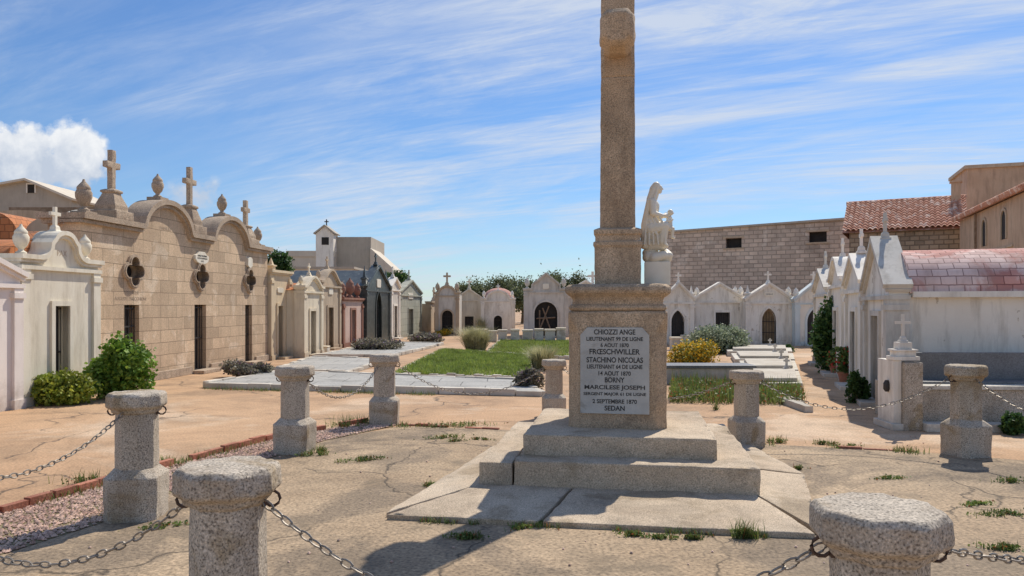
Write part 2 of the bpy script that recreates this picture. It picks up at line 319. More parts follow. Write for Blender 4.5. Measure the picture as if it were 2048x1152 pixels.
def chapel(label,x,y,ang,W,H,D,prof,wall,trim,door,dmat,top=(),roof=None,roofmat=None,plaque=None,pk=.4,arch='',bars=True,pil=True,group=None,tmat=None,surround=True,txt=None,cat='tomb chapel',name='chapel',plinth=True,base2=True,roofh=None):
    r=thing(name,label,cat,(x,y,0),ang,group)
    wall=M[wall]; trim=M[trim]
    tp=topprof(prof,W,H,pk); x0,x1,zd=door; op=[(x0,0)]+head(x0,x1,zd,arch)+[(x1,0)]
    m=MB(); m.prism([(0,0)]+op+[(W,0)]+list(reversed(tp)),0,.25); m.box(.03,W-.03,.25,D,0,H-.08); build(m,'wall',wall,r)
    m=MB(); e=[(-.05,tp[0][1]-.015)]+[(a,b-.015) for a,b in tp[1:-1]]+[(W+.05,tp[-1][1]-.015)]; m.ribbon(e,.07,-.09,.29)
    e2=[(-.03,e[0][1]-.05)]+[(a,b-.05) for a,b in e[1:-1]]+[(W+.03,e[-1][1]-.05)]; m.ribbon(e2,.05,-.05,.27)
    if prof!='flat': m.box(-.03,W+.03,-.06,.27,H-.17,H-.11)
    build(m,'cornice',trim,r)
    if pil:
        for a in(0,W-.17):
            m=MB(); m.box(a-.01 if a==0 else a,a+.18,-.045,.26,.0,H-.17); m.box(a-.03,a+.2,-.07,.262,H-.32,H-.24); m.box(a-.03,a+.2,-.07,.262,.0,.14); build(m,'pilaster',trim,r)
    if plinth:
        for a,b in((.205,x0-.09),(x1+.09,W-.205)):
            if b-a>.03: m=MB(); m.box(a,b,-.03,.2,0,.16); build(m,'plinth',trim,r)
    m=MB(); hp=head(x0-.02,x1+.02,zd,arch); m.prism([(x0-.02,0.02)]+hp+[(x1+.02,0.02)],.17,.2); dr=build(m,'door',dmat,r)
    zt=max(b for a,b in hp)
    if bars:
        m=MB(); n=max(3,int((x1-x0)/.09))
        for i in range(n+1): a=x0+(x1-x0)*i/n; zz=zd if not arch else zd+(zt-zd)*(1-abs(2*i/n-1))*.85; m.tube([(a,.13,.03),(a,.13,zz-.02)],.009,4)
        for q in(.12,.5*zd,zd-.06): m.box(x0,x1,.12,.14,q,q+.025)
        build(m,'grille',M['iron'],dr)
    if surround:
        m=MB(); m.ribbon(op,.08,-.035,.1); build(m,'door_frame',trim,r)
    if base2: m=MB(); m.box(x0-.12,x1+.12,-.28,-.002,0,.07); build(m,'doorstep',trim,r)
    if plaque:
        a,b,w,h=plaque; m=MB(); m.prism([(a+w*c,b+h*s) for c,s in((-.5,-.35),(-.4,-.5),(.4,-.5),(.5,-.35),(.5,.35),(.4,.5),(-.4,.5),(-.5,.35))],-.03,.05); pq=build(m,'plaque',M['marble'],r)
        if txt: inscr(pq,M['ink'],txt,a,-.031,b,w*.75,h*.3)
    elif txt: inscr(r,M['tan'],txt[0],txt[1],-.001,txt[2],txt[3],txt[4])
    for t in top: ornament(r,t[0],t[1],t[2],t[3],tmat or trim)
    if roof:
        m=MB(); h=H-.08; rh=roofh or max(pk,.3)
        if roof=='barrel': m.prism([(W/2-(W/2+.02)*math.cos(PI*i/16),h+rh*math.sin(PI*i/16)) for i in range(17)],.26,D+.05)
        if roof=='gable': m.prism([(-.06,h),(W/2,h+pk-.08),(W+.06,h)],.26,D+.08)
        if roof=='mansard': m.prism([(-.04,h),(.10,h+.2),(.30,h+.40),(W/2-.3,h+rh-.04),(W/2,h+rh),(W/2+.3,h+rh-.04),(W-.30,h+.40),(W-.10,h+.2),(W+.04,h)],.26,D+.08)
        if roof=='flat': m.box(-.04,W+.04,.26,D+.05,h,h+.1)
        if roof=='dome': m.lathe([(W*.5*math.cos(PI/2*i/7),h+W*.38*math.sin(PI/2*i/7)) for i in range(7)]+[(.02,h+W*.39)],(W/2,D/2+.1,0),20)
        build(m,'roof',roofmat or trim,r,smooth=roof in('barrel','dome'))
    return r
LA=math.atan2(1,.09)
def left(label,Y0,Y1,off,*a,**k): return chapel(label,off+.09*Y0,Y0,LA,(Y1-Y0)*1.004,*a,**k)
def front(label,px0,px1,d,*a,**k):
    x,y=at(px0,d); return chapel(label,x,y,k.pop('ang',0),(px1-px0)/F*d,*a,**k)
# ================================================================ GROUND
m=MB(); m.add([(-300,-60,0),(300,-60,0),(300,600,0),(-300,600,0)],[(0,1,2,3)]); struct(m,'ground',M['path'])
inner=[(-7,1.2),(-6,2.6),G(0,1112),G(200,1048),G(340,988),G(550,914),G(650,882),G(800,853),G(1035,861),G(1300,874),G(1530,889),G(1830,904),(6.2,6.6),(7.5,1.2)]
m=MB(); m.add([(x,y,.004) for x,y in inner],[list(range(len(inner)))]); struct(m,'pavement',M['conc'])
m=MB()
outer=[(-6.6,2.9),G(0,1030),G(345,932),G(555,877),G(735,846),G(800,850)]
gp=[(-6.6,2.7)]+outer[1:]+[G(650,882),G(550,914),G(340,988),G(200,1048),G(0,1112),(-6,2.6)]
m.add([(x,y,.006) for x,y in gp],[list(range(len(gp)))]); struct(m,'gravel_bed',M['soil'])
def brickline(m,pts,w=.06,h=.07,L=.21,jit=.01,miss=.03):
    for (x0,y0),(x1,y1) in zip(pts,pts[1:]):
        d=math.hypot(x1-x0,y1-y0); n=max(1,int(d/L)); ux,uy=(x1-x0)/d,(y1-y0)/d
        for i in range(n):
            if random.random()<miss: continue
            a=d*i/n; b=d*(i+1)/n-.012; j=random.uniform(-jit,jit); hh=h+random.uniform(-jit,jit)
            q=[(x0+ux*t-uy*(s+j),y0+uy*t+ux*(s+j)) for t,s in((a,-w/2),(b,-w/2),(b,w/2),(a,w/2))]
            m.wbox(q,0,hh)
m=MB(); brickline(m,outer[:-1]); brickline(m,[G(800,850),G(1035,861)],h=.025,miss=.2); brickline(m,[G(1530,889),G(1830,904)],h=.02,miss=.3,w=.05); struct(m,'kerb',M['brickr'],bevel=.004)
def inpoly(x,y,P):
    c=False; j=len(P)-1
    for i in range(len(P)):
        if (P[i][1]>y)!=(P[j][1]>y) and x<(P[j][0]-P[i][0])*(y-P[i][1])/(P[j][1]-P[i][1])+P[i][0]: c=not c
        j=i
    return c
def scatter(P,n):
    xs=[p[0] for p in P]; ys=[p[1] for p in P]; o=[]; t=0
    while len(o)<n and t<n*40:
        t+=1; x=random.uniform(min(xs),max(xs)); y=random.uniform(min(ys),max(ys))
        if inpoly(x,y,P): o.append((x,y))
    return o
m=MB()
for x,y in scatter([p for p in gp],12000):
    s=random.uniform(.007,.018); vs=[]
    for dx,dy,dz in((1,0,0),(0,1,0),(-1,0,0),(0,-1,0),(0,0,1),(0,0,-.6)): vs.append((x+dx*s*random.uniform(.7,1.4),y+dy*s*random.uniform(.7,1.4),.012+dz*s*random.uniform(.6,1)))
    m.add(vs,[(0,1,4),(1,2,4),(2,3,4),(3,0,4),(1,0,5),(2,1,5),(3,2,5),(0,3,5)])
build(m,'gravel',M['gravel'],kind='stuff',label='pink gravel between the red brick edging and the concrete',category='gravel')
# ================================================================ MONUMENT
ma=-R(8.8); MC=(.955,6.85)
ap=thing('stone_apron','low sloping granite slabs around the foot of the war memorial','paving',MC,ma)
iw=1.06
for q,(a,b,c,d) in enumerate([((-1.57,-1.86),(-.50,-1.86),(-.33,-iw),(-iw,-iw)),((-.47,-1.86),(1.3,-1.86),(iw,-iw),(-.31,-iw)),((1.34,-1.80),(1.62,-.1),(iw,-.1),(iw,-iw)),((1.62,-.08),(1.34,1.51),(iw,iw),(iw,-.08)),((1.32,1.53),(-1.2,1.45),(-iw,iw),(iw,iw)),((-1.22,1.43),(-1.59,-1.82),(-iw,-iw),(-iw,iw))]):
    mb=MB(); g=.006; cx=(a[0]+b[0]+c[0]+d[0])/4; cy=(a[1]+b[1]+c[1]+d[1])/4
    P=[(cx+(x-cx)*(1-g),cy+(y-cy)*(1-g)) for x,y in(a,b,c,d)]; hs=(.04,.04,.085,.085)
    mb.add([(x,y,-.02) for x,y in P]+[(x,y,h) for (x,y),h in zip(P,hs)],[(3,2,1,0),(4,5,6,7),(0,1,5,4),(1,2,6,5),(2,3,7,6),(3,0,4,7)])
    build(mb,'apron_slab',M['step'],ap,bevel=.008,rough=(.07,.008,5))
mo=thing('war_memorial','tall tan granite cross monument on stepped base with engraved marble plaque','monument',(MC[0]+.012,MC[1]),ma)
s1=1.075
mb=MB(); mb.box(-s1+.275,s1,-s1,s1,.05,.28); build(mb,'lower_step',M['step'],mo,bevel=.014,rough=(.045,.009,6))
mb=MB(); mb.box(-s1-.01,-s1+.262,-s1+.015,s1,.05,.262); build(mb,'lower_step',M['step'],mo,bevel=.014,rough=(.06,.009,6))
mb=MB(); mb.box(-.76,.79,-.82,.79,.27,.447); build(mb,'upper_step',M['step'],mo,bevel=.014,rough=(.045,.008,6))
mb=MB(); mb.octs([(.422,.09,.43),(.422,.09,1.28),(.425,.035,1.38),(.425,.02,1.44),(.415,.02,1.455)]); build(mb,'pedestal',M['mgran'],mo,bevel=.008,rough=(.04,.004,8))
mb=MB(); mb.octs([(.385,.03,1.45),(.41,.03,1.465),(.42,.03,1.485),(.41,.03,1.505),(.388,.03,1.515),(.388,.03,1.55),(.40,.03,1.575),(.425,.03,1.595),(.445,.03,1.61),(.455,.04,1.635),(.448,.04,1.665),(.42,.04,1.685),(.36,.04,1.692)]); build(mb,'cornice',M['mgran'],mo,bevel=.006,rough=(.035,.005,9))
mb=MB(); mb.octs([(.205,.02,1.68),(.205,.02,2.02),(.217,.02,2.04),(.217,.02,2.07),(.20,.02,2.08),(.20,.02,2.13),(.212,.02,2.14),(.212,.02,2.18),(.165,.02,2.20)]); build(mb,'pier',M['mgran'],mo,bevel=.005,rough=(.04,.004,8))
mb=MB(); mb.octs([(.157,.03,2.19),(.150,.03,3.54),(.140,.03,3.55),(.150,.03,3.56),(.148,.03,5.0)]); build(mb,'shaft',M['mgran'],mo,bevel=.006,rough=(.05,.004,8))
mb=MB(); 
def ao(hw,hh,zc,k): return [(-hw,zc-hh+k*1.3),(-hw+k*1.6,zc-hh),(hw-k*1.6,zc-hh),(hw,zc-hh+k*1.3),(hw,zc+hh-k),(hw-k,zc+hh),(-hw+k,zc+hh),(-hw,zc+hh-k)]
mb.loft([[(x,yy,z) for x,z in ao(hw,hh,zc,k)] for yy,hw,hh,zc,k in((-.57,.105,.12,3.85,.03),(-.53,.138,.16,3.85,.05),(-.40,.148,.178,3.85,.05),(-.34,.125,.15,3.85,.035),(-.2,.125,.13,3.85,.03),(.2,.125,.13,3.85,.03),(.34,.125,.15,3.85,.035),(.40,.148,.178,3.85,.05),(.53,.138,.16,3.85,.05),(.57,.105,.12,3.85,.03))])
build(mb,'cross_arm',M['mgran'],mo,bevel=.014,rough=(.035,.009,8))
mb=MB(); a=.293; mb.prism([(-a,.576),(a,.576),(a,1.25),(a-.06,1.316),(-a+.06,1.316),(-a,1.25)],-.437,-.41); pl=build(mb,'plaque',M['plaque'],mo,bevel=.003)
pl.location.x=-.022
for t,py,w,h in(('CHIOZZI ANGE',664,82,10.5),('LIEUTENANT 99 DE LIGNE',678,112,8),('6 AOUT 1870',690.5,56,8),('FRŒSCHWILLER',703.5,100,11),('STACHINO NICOLAS',720,112,11),('LIEUTENANT 64 DE LIGNE',733.5,110,8.5),('14 AOUT 1870',747,64,8.8),('BORNY',760,39,10.5),('MARCILESE JOSEPH',776,120,11),('SERGENT MAJOR 61 DE LIGNE',789,124,8),('2 SEPTEMBRE 1870',803,88,8.5),('SEDAN',816.5,40,10)):
    inscr(pl,M['ink'],t,0,-.4372,Z(py,6.42),w*.00428,h*.00428,.0015,bold=.022)
# statue
def baked(mb,vox,it=3):
    me=bpy.data.meshes.new('t'); me.from_pydata(mb.v,[],mb.f); bm=bmesh.new(); bm.from_mesh(me); bmesh.ops.recalc_face_normals(bm,faces=bm.faces); bm.to_mesh(me); bm.free()
    o=bpy.data.objects.new('t',me); COL.objects.link(o); a=o.modifiers.new('r','REMESH'); a.mode='VOXEL'; a.voxel_size=vox; b=o.modifiers.new('s','SMOOTH'); b.factor=.5; b.iterations=it
    dg=bpy.context.evaluated_depsgraph_get(); me2=bpy.data.meshes.new_from_object(o.evaluated_get(dg)); bpy.data.objects.remove(o); 
    for p in me2.polygons: p.use_smooth=True
    return me2
def meobj(me,name,mat,parent):
    me.materials.clear(); me.materials.append(mat); o=bpy.data.objects.new(name,me); COL.objects.link(o); o.parent=parent; return o
st=thing('statue','white marble statue of seated veiled woman holding a small child on her lap','statue',(MC[0]+.385,MC[1]+.06,1.69),ma)
mb=MB(); mb.box(-.118,.112,-.10,.10,0,.215); build(mb,'statue_plinth',M['marble'],st,bevel=.006)
mb=MB(); mb.caps((-.085,-.03,.26),.055,(.085,-.02,.25),.05); mb.caps((-.07,.05,.26),.055,(.08,.05,.25),.05); mb.caps((-.1,0,.30),.04,(-.04,.03,.33),.05); mb.caps((.1,-.04,.27),.04,(.06,.06,.31),.045);mb.caps((-.03,-.06,.25),.05,(.05,-.06,.27),.045)
meobj(baked(mb,.008),'cloud_base',M['marble'],st)
mb=MB(); o=-1.69
def C(a,ra,b,rb): mb.caps((a[0]-.012,a[1]*.85,a[2]+o),ra,(b[0]-.012,b[1]*.85,b[2]+o),rb)
C((.012,0,2.592),.036,(.022,0,2.578),.033); C((.028,0,2.560),.022,(.036,0,2.550),.016)
C((.052,0,2.592),.0045,(.062,0,2.573),.006); C((.048,-.015,2.598),.006,(.048,.015,2.598),.006); C((.050,-.006,2.558),.005,(.050,.006,2.558),.005)
C((.01,0,2.56),.024,(-.015,0,2.49),.028)
C((0,0,2.608),.038,(-.022,0,2.575),.040); C((-.022,-.01,2.575),.036,(-.055,-.02,2.48),.034); C((-.022,.01,2.575),.036,(-.055,.02,2.48),.034)
for s in(-1,1):
    C((.012,s*.030,2.605),.013,(.0,s*.042,2.54),.014); C((.0,s*.042,2.54),.014,(-.03,s*.075,2.44),.02)
    C((-.035,s*.068,2.455),.033,(-.03,s*.10,2.345),.029); C((-.03,s*.10,2.345),.027,(.045,s*.085,2.325),.019)
    C((.045,s*.085,2.325),.016,(.085,s*.055,2.33),.012)
    for k in range(4): C((.085,s*.052,2.342-k*.008),.0055,(.112,s*.032,2.343-k*.009),.0045)
    C((.072,s*.048,2.342),.006,(.092,s*.032,2.358),.0048)
    C((-.05,s*.05,2.21),.062,(.075,s*.055,2.232),.045); C((.075,s*.055,2.232),.043,(.055,s*.05,2.09),.036); C((.055,s*.045,2.065),.022,(.10,s*.05,2.052),.014)
    C((-.065,s*.05,2.46),.026,(-.105,s*.055,2.25),.032); C((-.105,s*.055,2.25),.032,(-.105,s*.05,2.06),.036)
C((-.035,-.03,2.445),.045,(-.035,.03,2.445),.045); C((-.03,0,2.42),.062,(-.05,0,2.30),.06); C((-.055,-.03,2.27),.062,(-.055,.03,2.21),.075)
C((-.04,0,2.16),.08,(.02,0,2.09),.065); C((-.06,0,2.08),.075,(.04,0,2.06),.05)
random.seed(3)
for k in range(7):
    yy=-.085+.028*k; C((.083+random.uniform(-.006,.006),yy,2.24),.009,(.078+random.uniform(-.02,.015),yy*1.1,2.06),.011)
for s in(-1,1):
    for k in range(4):
        C((-.025-.012*k,s*(.086+.003*k),2.40-.04*k),.009,(.07-.025*k,s*.097,2.235-.025*k),.010)
        C((-.085+.022*k,s*.082,2.33),.008,(-.11+.042*k,s*.105,2.06),.010)
meobj(baked(mb,.0035,4),'mother_figure',M['marble'],st)
mb=MB()
C((.128,0,2.362),.027,(.131,0,2.356),.026); C((.154,0,2.358),.004,(.159,0,2.352),.0045); C((.125,0,2.335),.013,(.122,0,2.315),.015)
C((.120,0,2.30),.028,(.115,0,2.22),.034)
for s in(-1,1):
    C((.12,s*.030,2.308),.013,(.095,s*.045,2.272),.011); C((.095,s*.045,2.272),.0105,(.138,s*.038,2.285),.0085); C((.138,s*.038,2.285),.0075,(.152,s*.033,2.293),.0055)
    C((.115,s*.020,2.215),.024,(.150,s*.028,2.207),.018); C((.150,s*.028,2.207),.017,(.146,s*.028,2.135),.012); C((.146,s*.028,2.13),.011,(.166,s*.03,2.122),.0075)
for k in range(4): C((.135,-.024+.016*k,2.26),.0065,(.155,-.028+.018*k,2.175),.0085)
meobj(baked(mb,.0035),'child_figure',M['marble'],st)
random.seed(11)
# ================================================================ BOLLARDS + CHAINS
BG='granite chain bollards around the memorial'
b0=thing('stone_bollard','large speckled granite bollard in the left foreground, cut off by the bottom edge','bollard',(0,0),0,BG)
mb=MB(); mb.octs([(.178,.05,-.02),(.180,.05,.30),(.135,.07,.355),(.13,.07,.36)]); build(mb,'base',M['granite'],b0,bevel=.008,rough=(.025,.006,9))
mb=MB(); mb.octs([(.133,.074,.35),(.130,.073,.745)]); build(mb,'shaft',M['granite'],b0,bevel=.006,rough=(.025,.0035,10))
mb=MB(); mb.octs([(.136,.077,.74),(.148,.085,.752),(.152,.087,.772),(.178,.104,.790),(.184,.108,.80),(.184,.108,.868),(.170,.10,.886),(.05,.03,.889)]); build(mb,'cap',M['granite'],b0,bevel=.006,rough=(.015,.006,12))
mb=MB()
for s in(-1,1): mb.tube([(s*.137+s*.03*(1-math.cos(t)),0,.755+.03*math.sin(t)) for t in[2*PI*k/10 for k in range(10)]],.006,6,True)
mb.box(-.142,.142,-.012,.012,.725,.785); build(mb,'chain_ring',M['rust'],b0,smooth=True)
BP={'B1':(at(457,2.9),20,1),'B2':(at(274,5.35),65,1),'B3':(at(590,7.7),50,1),'B4':(at(769,9.55),10,1),'B5':(at(1108,10.2),-5,.87),'B6':(at(1493,8.05),-5,.91),'B7':(at(1932,7.55),-55,1.02),'B8':(at(1757,2.3),-12,1),'B0':((-2.95,3.35),60,1),'B9':((4.75,4.35),-70,1)}
LB={'B2':'weathered granite bollard standing beside the gravel strip, second from left','B3':'granite bollard left of the memorial in front of the grey slabs, at the gravel end','B4':'granite bollard nearest the lawn, at the far end of the brick edging','B5':'smaller granite bollard half hidden behind the left side of the memorial','B6':'slender shaded bollard behind the memorial on its right, before the weeds','B7':'granite bollard before the granite tomb at far right','B8':'large speckled granite bollard in the right foreground, cut off below','B0':'granite bollard just beyond the left edge of the picture','B9':'granite bollard just beyond the right edge of the picture'}
b0.location=(*BP['B1'][0],0); b0.rotation_euler.z=0.05
for k in LB:
    p,a,s=BP[k]; dup(b0,p,R({'B2':8,'B3':-6,'B4':4,'B5':2,'B6':5,'B7':12,'B8':-8}.get(k,0)),LB[k],s)
def chain(a,b,sag,label):
    (ax,ay),_,sa=BP[a]; (bx,by),_,sb=BP[b]; d=Vector((bx-ax,by-ay,0)); L=d.length; u=d/L
    p0=Vector((ax,ay,.755*sa))+u*.155; p1=Vector((bx,by,.755*sb))-u*.155
    N_=200; P=[p0.lerp(p1,t/N_)-Vector((0,0,sag*4*(t/N_)*(1-t/N_))) for t in range(N_+1)]
    cum=[0]
    for i in range(N_): cum.append(cum[-1]+(P[i+1]-P[i]).length)
    pitch=.047; n=int(cum[-1]/pitch); mb=MB(); j=0
    for k in range(n):
        s=(k+.5)*cum[-1]/n
        while cum[j+1]<s: j+=1
        c=P[j].lerp(P[j+1],(s-cum[j])/(cum[j+1]-cum[j])); t=(P[min(j+2,N_)]-P[max(j-1,0)]).normalized()
        sd=t.cross(Vector((0,0,1))).normalized(); up=t.cross(sd); wv=(sd if k%2 else up); an=random.uniform(-.35,.35); wv=Matrix.Rotation(an,3,t)@wv
        mb.tube([c+t*math.cos(q)*.029+wv*math.sin(q)*.0135 for q in[2*PI*i/10 for i in range(10)]],.0042,5,True)
    build(mb,'chain',M['chain'],label=label,category='chain',group='chains strung between the granite bollards',smooth=True,recalc=False)
chain('B1','B8',.36,'chain hanging between the two large foreground bollards')
chain('B1','B0',.33,'chain from the left foreground bollard sagging to the left over the concrete')
chain('B2','B0',.22,'chain running left from the bollard beside the gravel strip')
chain('B3','B4',.30,'chain sagging between the two bollards in front of the grey slabs')
chain('B4','B5',.36,'chain sagging in front of the grey slabs towards the half hidden bollard')
chain('B5','B6',.3,'chain passing behind the memorial')
chain('B6','B7',.30,'long chain sagging in front of the weeds to the far right bollard')
chain('B7','B9',.3,'chain leaving the far right bollard out of the picture')
chain('B8','B9',.3,'chain leaving the right foreground bollard towards the lower right corner')
# ================================================================ LEFT ROW
left('pinkish white chapel cut off by the left edge of the picture',8.6,11.0,-8.2,1.93,3,'gable','pinkw','pinkw',(.9,1.4,1.4),M['iron'],pk=.45,plinth=False)
left('cream chapel with scrolled pediment, two urns and small cross beside the green shrubs',11.05,12.85,-8.25,2.22,2.2,'scroll','cgrey','cgrey',(.72,1.06,1.5),M['iron'],pk=.42,top=(('urn',.18,2.27,.46),('urn',1.64,2.27,.44),('cross',.91,2.66,.42)),txt=('PAX',.91,2.34,.22,.09),roof='barrel',roofmat=M['orange'])
# ashlar building
Y0,Y1=12.85,20.55; W=(Y1-Y0)*1.004; H=3.02
sb=thing('stone_mausoleum','long brown ashlar mausoleum with three crosses, urns and quatrefoil windows','mausoleum',(-8.55+.09*Y0,Y0),LA)
def topz(x):
    for c,r in((2.65,.86),(5.45,.86)):
        if abs(x-c)<r: return H+.58*math.sqrt(max(0,1-((x-c)/r)**2))**1.1
    return H
def qf(c,z,full=True,half=0,a=.165,r=.128):
    o=[]
    for i in range(49 if not full else 48):
        th=(-PI/2-(half*PI)*i/48) if not full else -2*PI*i/48
        ph=((th+PI/4)%(PI/2))-PI/4; q=a*math.cos(ph)+math.sqrt(max(0,r*r-(a*math.sin(ph))**2)); o.append((c+q*math.cos(th),z+q*math.sin(th)*.95))
    return o
ops=[(1.5,2.16,1.24,1.72,.66,1.52),(4.06,2.16,3.82,4.34,0,1.53),(6.56,2.16,6.36,6.76,0,1.53)]
def edge(i,side):
    c,z,x0,x1,z0,z1=ops[i]; xx=x0 if side<0 else x1
    p=([(c,0),(c,z0)] if z0>0 else [])+[(xx,z0),(xx,z1),(c,z1)]
    return p+qf(c,z,False,1 if side<0 else -1)
mb=MB(); xs=[0]+[o_[0] for o_ in ops]+[W]
for i in range(4):
    a,b=xs[i],xs[i+1]; pts=[(a,0)] if i==0 else []
    right=edge(i,-1) if i<3 else [(W,0)]
    t=[b-(b-a)*k/60 for k in range(61)]; tops=[(x,topz(x)) for x in t]
    lft=list(reversed(edge(i-1,1))) if i>0 else []
    mb.prism(pts+right+tops+lft,0,.3)
mb.box(.03,W-.03,.3,.62,0,H-.1); mb.box(3.1,W-.05,.62,2.6,0,H-.25); build(mb,'wall',M['ashlar'],sb)
tp=[(-.08,H-.02)]+[(x,topz(x)-.02) for x in[W*k/150 for k in range(1,150)]]+[(W+.08,H-.02)]
mb=MB(); mb.ribbon(tp,.1,-.14,.36); mb.ribbon([(a,b-.07) for a,b in tp],.06,-.08,.33); mb.box(-.16,-.02,.36,.7,H-.02,H+.08); mb.box(-.08,.02,.33,.66,H-.1,H-.021); build(mb,'cornice',M['ashtrim'],sb)
for c,ye in((2.65,.64),(5.45,2.5)): mb=MB(); mb.prism([(c-.8*math.cos(PI*i/16),H-.1+.58*math.sin(PI*i/16)) for i in range(17)],.31,ye+1.2); build(mb,'vaulted_roof',M['grey'],sb,smooth=True)
for c,z,x0,x1,z0,z1 in ops:
    mb=MB(); mb.ribbon(qf(c,z),.05,-.05,.1,True); mb.ribbon(qf(c,z),.022,-.07,.1,True); f=build(mb,'quatrefoil_window',M['ashtrim'],sb); mb=MB(); mb.box(c-.34,c+.34,.2,.23,z-.34,z+.34); build(mb,'pane',M['void'],f)
    mb=MB(); mb.box(x0-.02,x1+.02,.2,.23,z0,z1+.02); dr=build(mb,'door' if z0==0 else 'window',M['void'],sb)
    mb=MB()
    for k in range(6): a=x0+(x1-x0)*k/5; mb.tube([(a,.1,z0),(a,.1,z1)],.012,5)
    for q in(z0+.06,(z0+z1)/2,z1-.08): mb.box(x0,x1,.09,.11,q,q+.03)
    build(mb,'grille',M['iron'],dr)
    if z0==0: mb=MB(); mb.box(x0-.15,x1+.15,-.3,-.002,0,.08); build(mb,'doorstep',M['ashtrim'],sb,bevel=.01)
for a,b in((-.03,3.66),(4.5,6.2),(6.92,W+.02)): mb=MB(); mb.box(a,b,-.05,.1,0,.17); build(mb,'plinth',M['ashtrim'],sb,bevel=.01)
for x,zb,h in((1.1,H+.08,1.3),(3.9,H+.08,1.5),(6.72,H+.08,1.15)):
    mb=MB(); mb.loft([[(x+a*k,.16+b*k,zb+q*h) for a,b in((-1,-1),(1,-1),(1,1),(-1,1))] for k,q in((.27,0),(.27,.12),(.2,.13),(.2,.2),(.15,.3),(.11,.38),(.14,.39),(.14,.42),(.085,.44))]); cross_mb(mb,x,.16,zb+.43*h,.57*h,.062,0)
    build(mb,'cross',M['ashtrim'],sb,bevel=.012,rough=(.06,.006,7))
for x,z,h in((.33,H+.08,.58),(2.65,H+.66,.5),(5.45,H+.66,.5),(W-.25,H+.08,.5)):
    mb=MB(); mb.box(x-.15,x+.15,.02,.32,z-.03,z+.06); urn_mb(mb,x,.17,z+.05,h,16); build(mb,'urn',M['ashtrim'],sb,smooth=True)
mb=MB(); mb.prism([(4.06+a,2.58+b) for a,b in((-.3,-.04),(-.22,-.10),(-.12,-.13),(.12,-.13),(.22,-.10),(.3,-.04),(.3,.05),(.2,.08),(.12,.14),(-.12,.14),(-.2,.08),(-.3,.05))],-.06,.05); pq=build(mb,'plaque',M['marble'],sb,bevel=.01)
inscr(pq,M['ink'],'FAMILLE VALERIANO',4.06,-.061,2.625,.42,.04); inscr(pq,M['ink'],'DE FEU DOMINIQUE',4.06,-.061,2.565,.44,.04); inscr(pq,M['ink'],'1873',4.06,-.061,2.505,.12,.035)
inscr(sb,M['ashtrim'],'FAMILLE',1.5,-.001,1.76,.42,.06); inscr(sb,M['ashtrim'],'AUGUSTE DAECCHIONI',1.45,-.001,1.64,1.0,.065); inscr(sb,M['ashtrim'],'FAMILLE',2.65,-.001,3.1,.42,.06)
mb=MB(); mb.prism([(6.56+a,2.63+b) for a,b in((-.13,-.09),(-.04,-.14),(.04,-.14),(.13,-.09),(.13,.09),(.05,.13),(-.05,.13),(-.13,.09))],-.05,.05); build(mb,'plaque',M['marble'],sb)
left('beige chapel with flat cornice and a small block ornament beside the ashlar mausoleum',20.6,22.05,-8.5,2.45,3,'flat','beige','beige',(.5,.85,1.5),M['wood'],top=(('pin',.35,2.5,.35),),plaque=(.68,1.95,.4,.14),bars=False)
left('white chapel with curved pediment and small cross, jutting out of the left row',21.7,23.3,-8.0,2.05,3,'curve','cream','cream',(.55,1.0,1.35),M['void'],pk=.3,top=(('urn',.15,2.1,.3),('urn',1.45,2.1,.3),('cross',.8,2.4,.38)),roof='gable',roofmat=M['orange'])
left('grey brown chapel with tall curved pediment in the left row',24.7,26.8,-8.55,2.3,3,'curve','tan','tan',(.75,1.3,1.45),M['doorw'],pk=.42,top=(('cross',1.05,2.75,.45),('urn',.2,2.37,.35),('urn',1.9,2.37,.35)),plaque=(1.05,2.0,.4,.2),bars=False)
left('pink chapel with dark red cornice and red finials',26.9,29.4,-8.5,1.75,3,'flat','pink','redt',(1.0,1.5,1.35),M['doorw'],pk=.3,top=(('urn',.3,1.8,.6),('urn',1.25,1.8,.75),('urn',2.2,1.8,.6)),roof='barrel',bars=False)
left('small black marble chapel with steep pointed gable',29.5,33.2,-8.4,2.25,3.5,'gable','black','black',(1.45,2.25,1.4),M['iron'],pk=.9,arch='p',top=(('cross',1.85,3.2,.5),('pin',.2,2.3,.8),('pin',3.5,2.3,.8)),plaque=(1.85,2.45,.6,.35),tmat=M['black'],roof='gable')
left('narrow grey chapel with brown door squeezed beside the black chapel',33.4,35,-8.4,2.35,3,'gable','grey','white',(.5,1.1,1.5),M['doorw'],pk=.4,top=(('cross',.8,2.8,.5),),bars=False)
left('grey green stone chapel with pale plaque and wooden door',35.1,39.8,-8.4,2.15,4,'gable','gstone','gstone',(1.7,2.7,1.35),M['doorw'],pk=.6,top=(('cross',2.35,2.8,.5),('urn',.3,2.2,.5)),plaque=(2.2,2.0,1.0,.3),bars=False)
left('low beige tomb beyond the grey green stone chapel',40.2,43.5,-8.0,1.7,3,'flat','tan','tan',(1.2,2.0,1.1),M['void'],plaque=(1.6,1.4,.7,.3),top=(('cross',1.6,1.75,.8),))
front('ornate cement chapel with round arch, urns and cross at the end of the path',870,918,38,2.15,2.5,'arch','grey','tan',(.35,.9,1.0),M['void'],pk=.35,arch='r',top=(('cross',.6,2.5,.7),('urn',.12,2.2,.5),('urn',1.1,2.2,.5)))
front('cream chapel with low gable and slim cross behind the lawn',914,962,43,1.95,3,'gable','cream','cream',(.45,.95,.9),M['iron'],pk=.5,top=(('cross',.69,2.45,.6),('cross',.12,1.95,.5)))
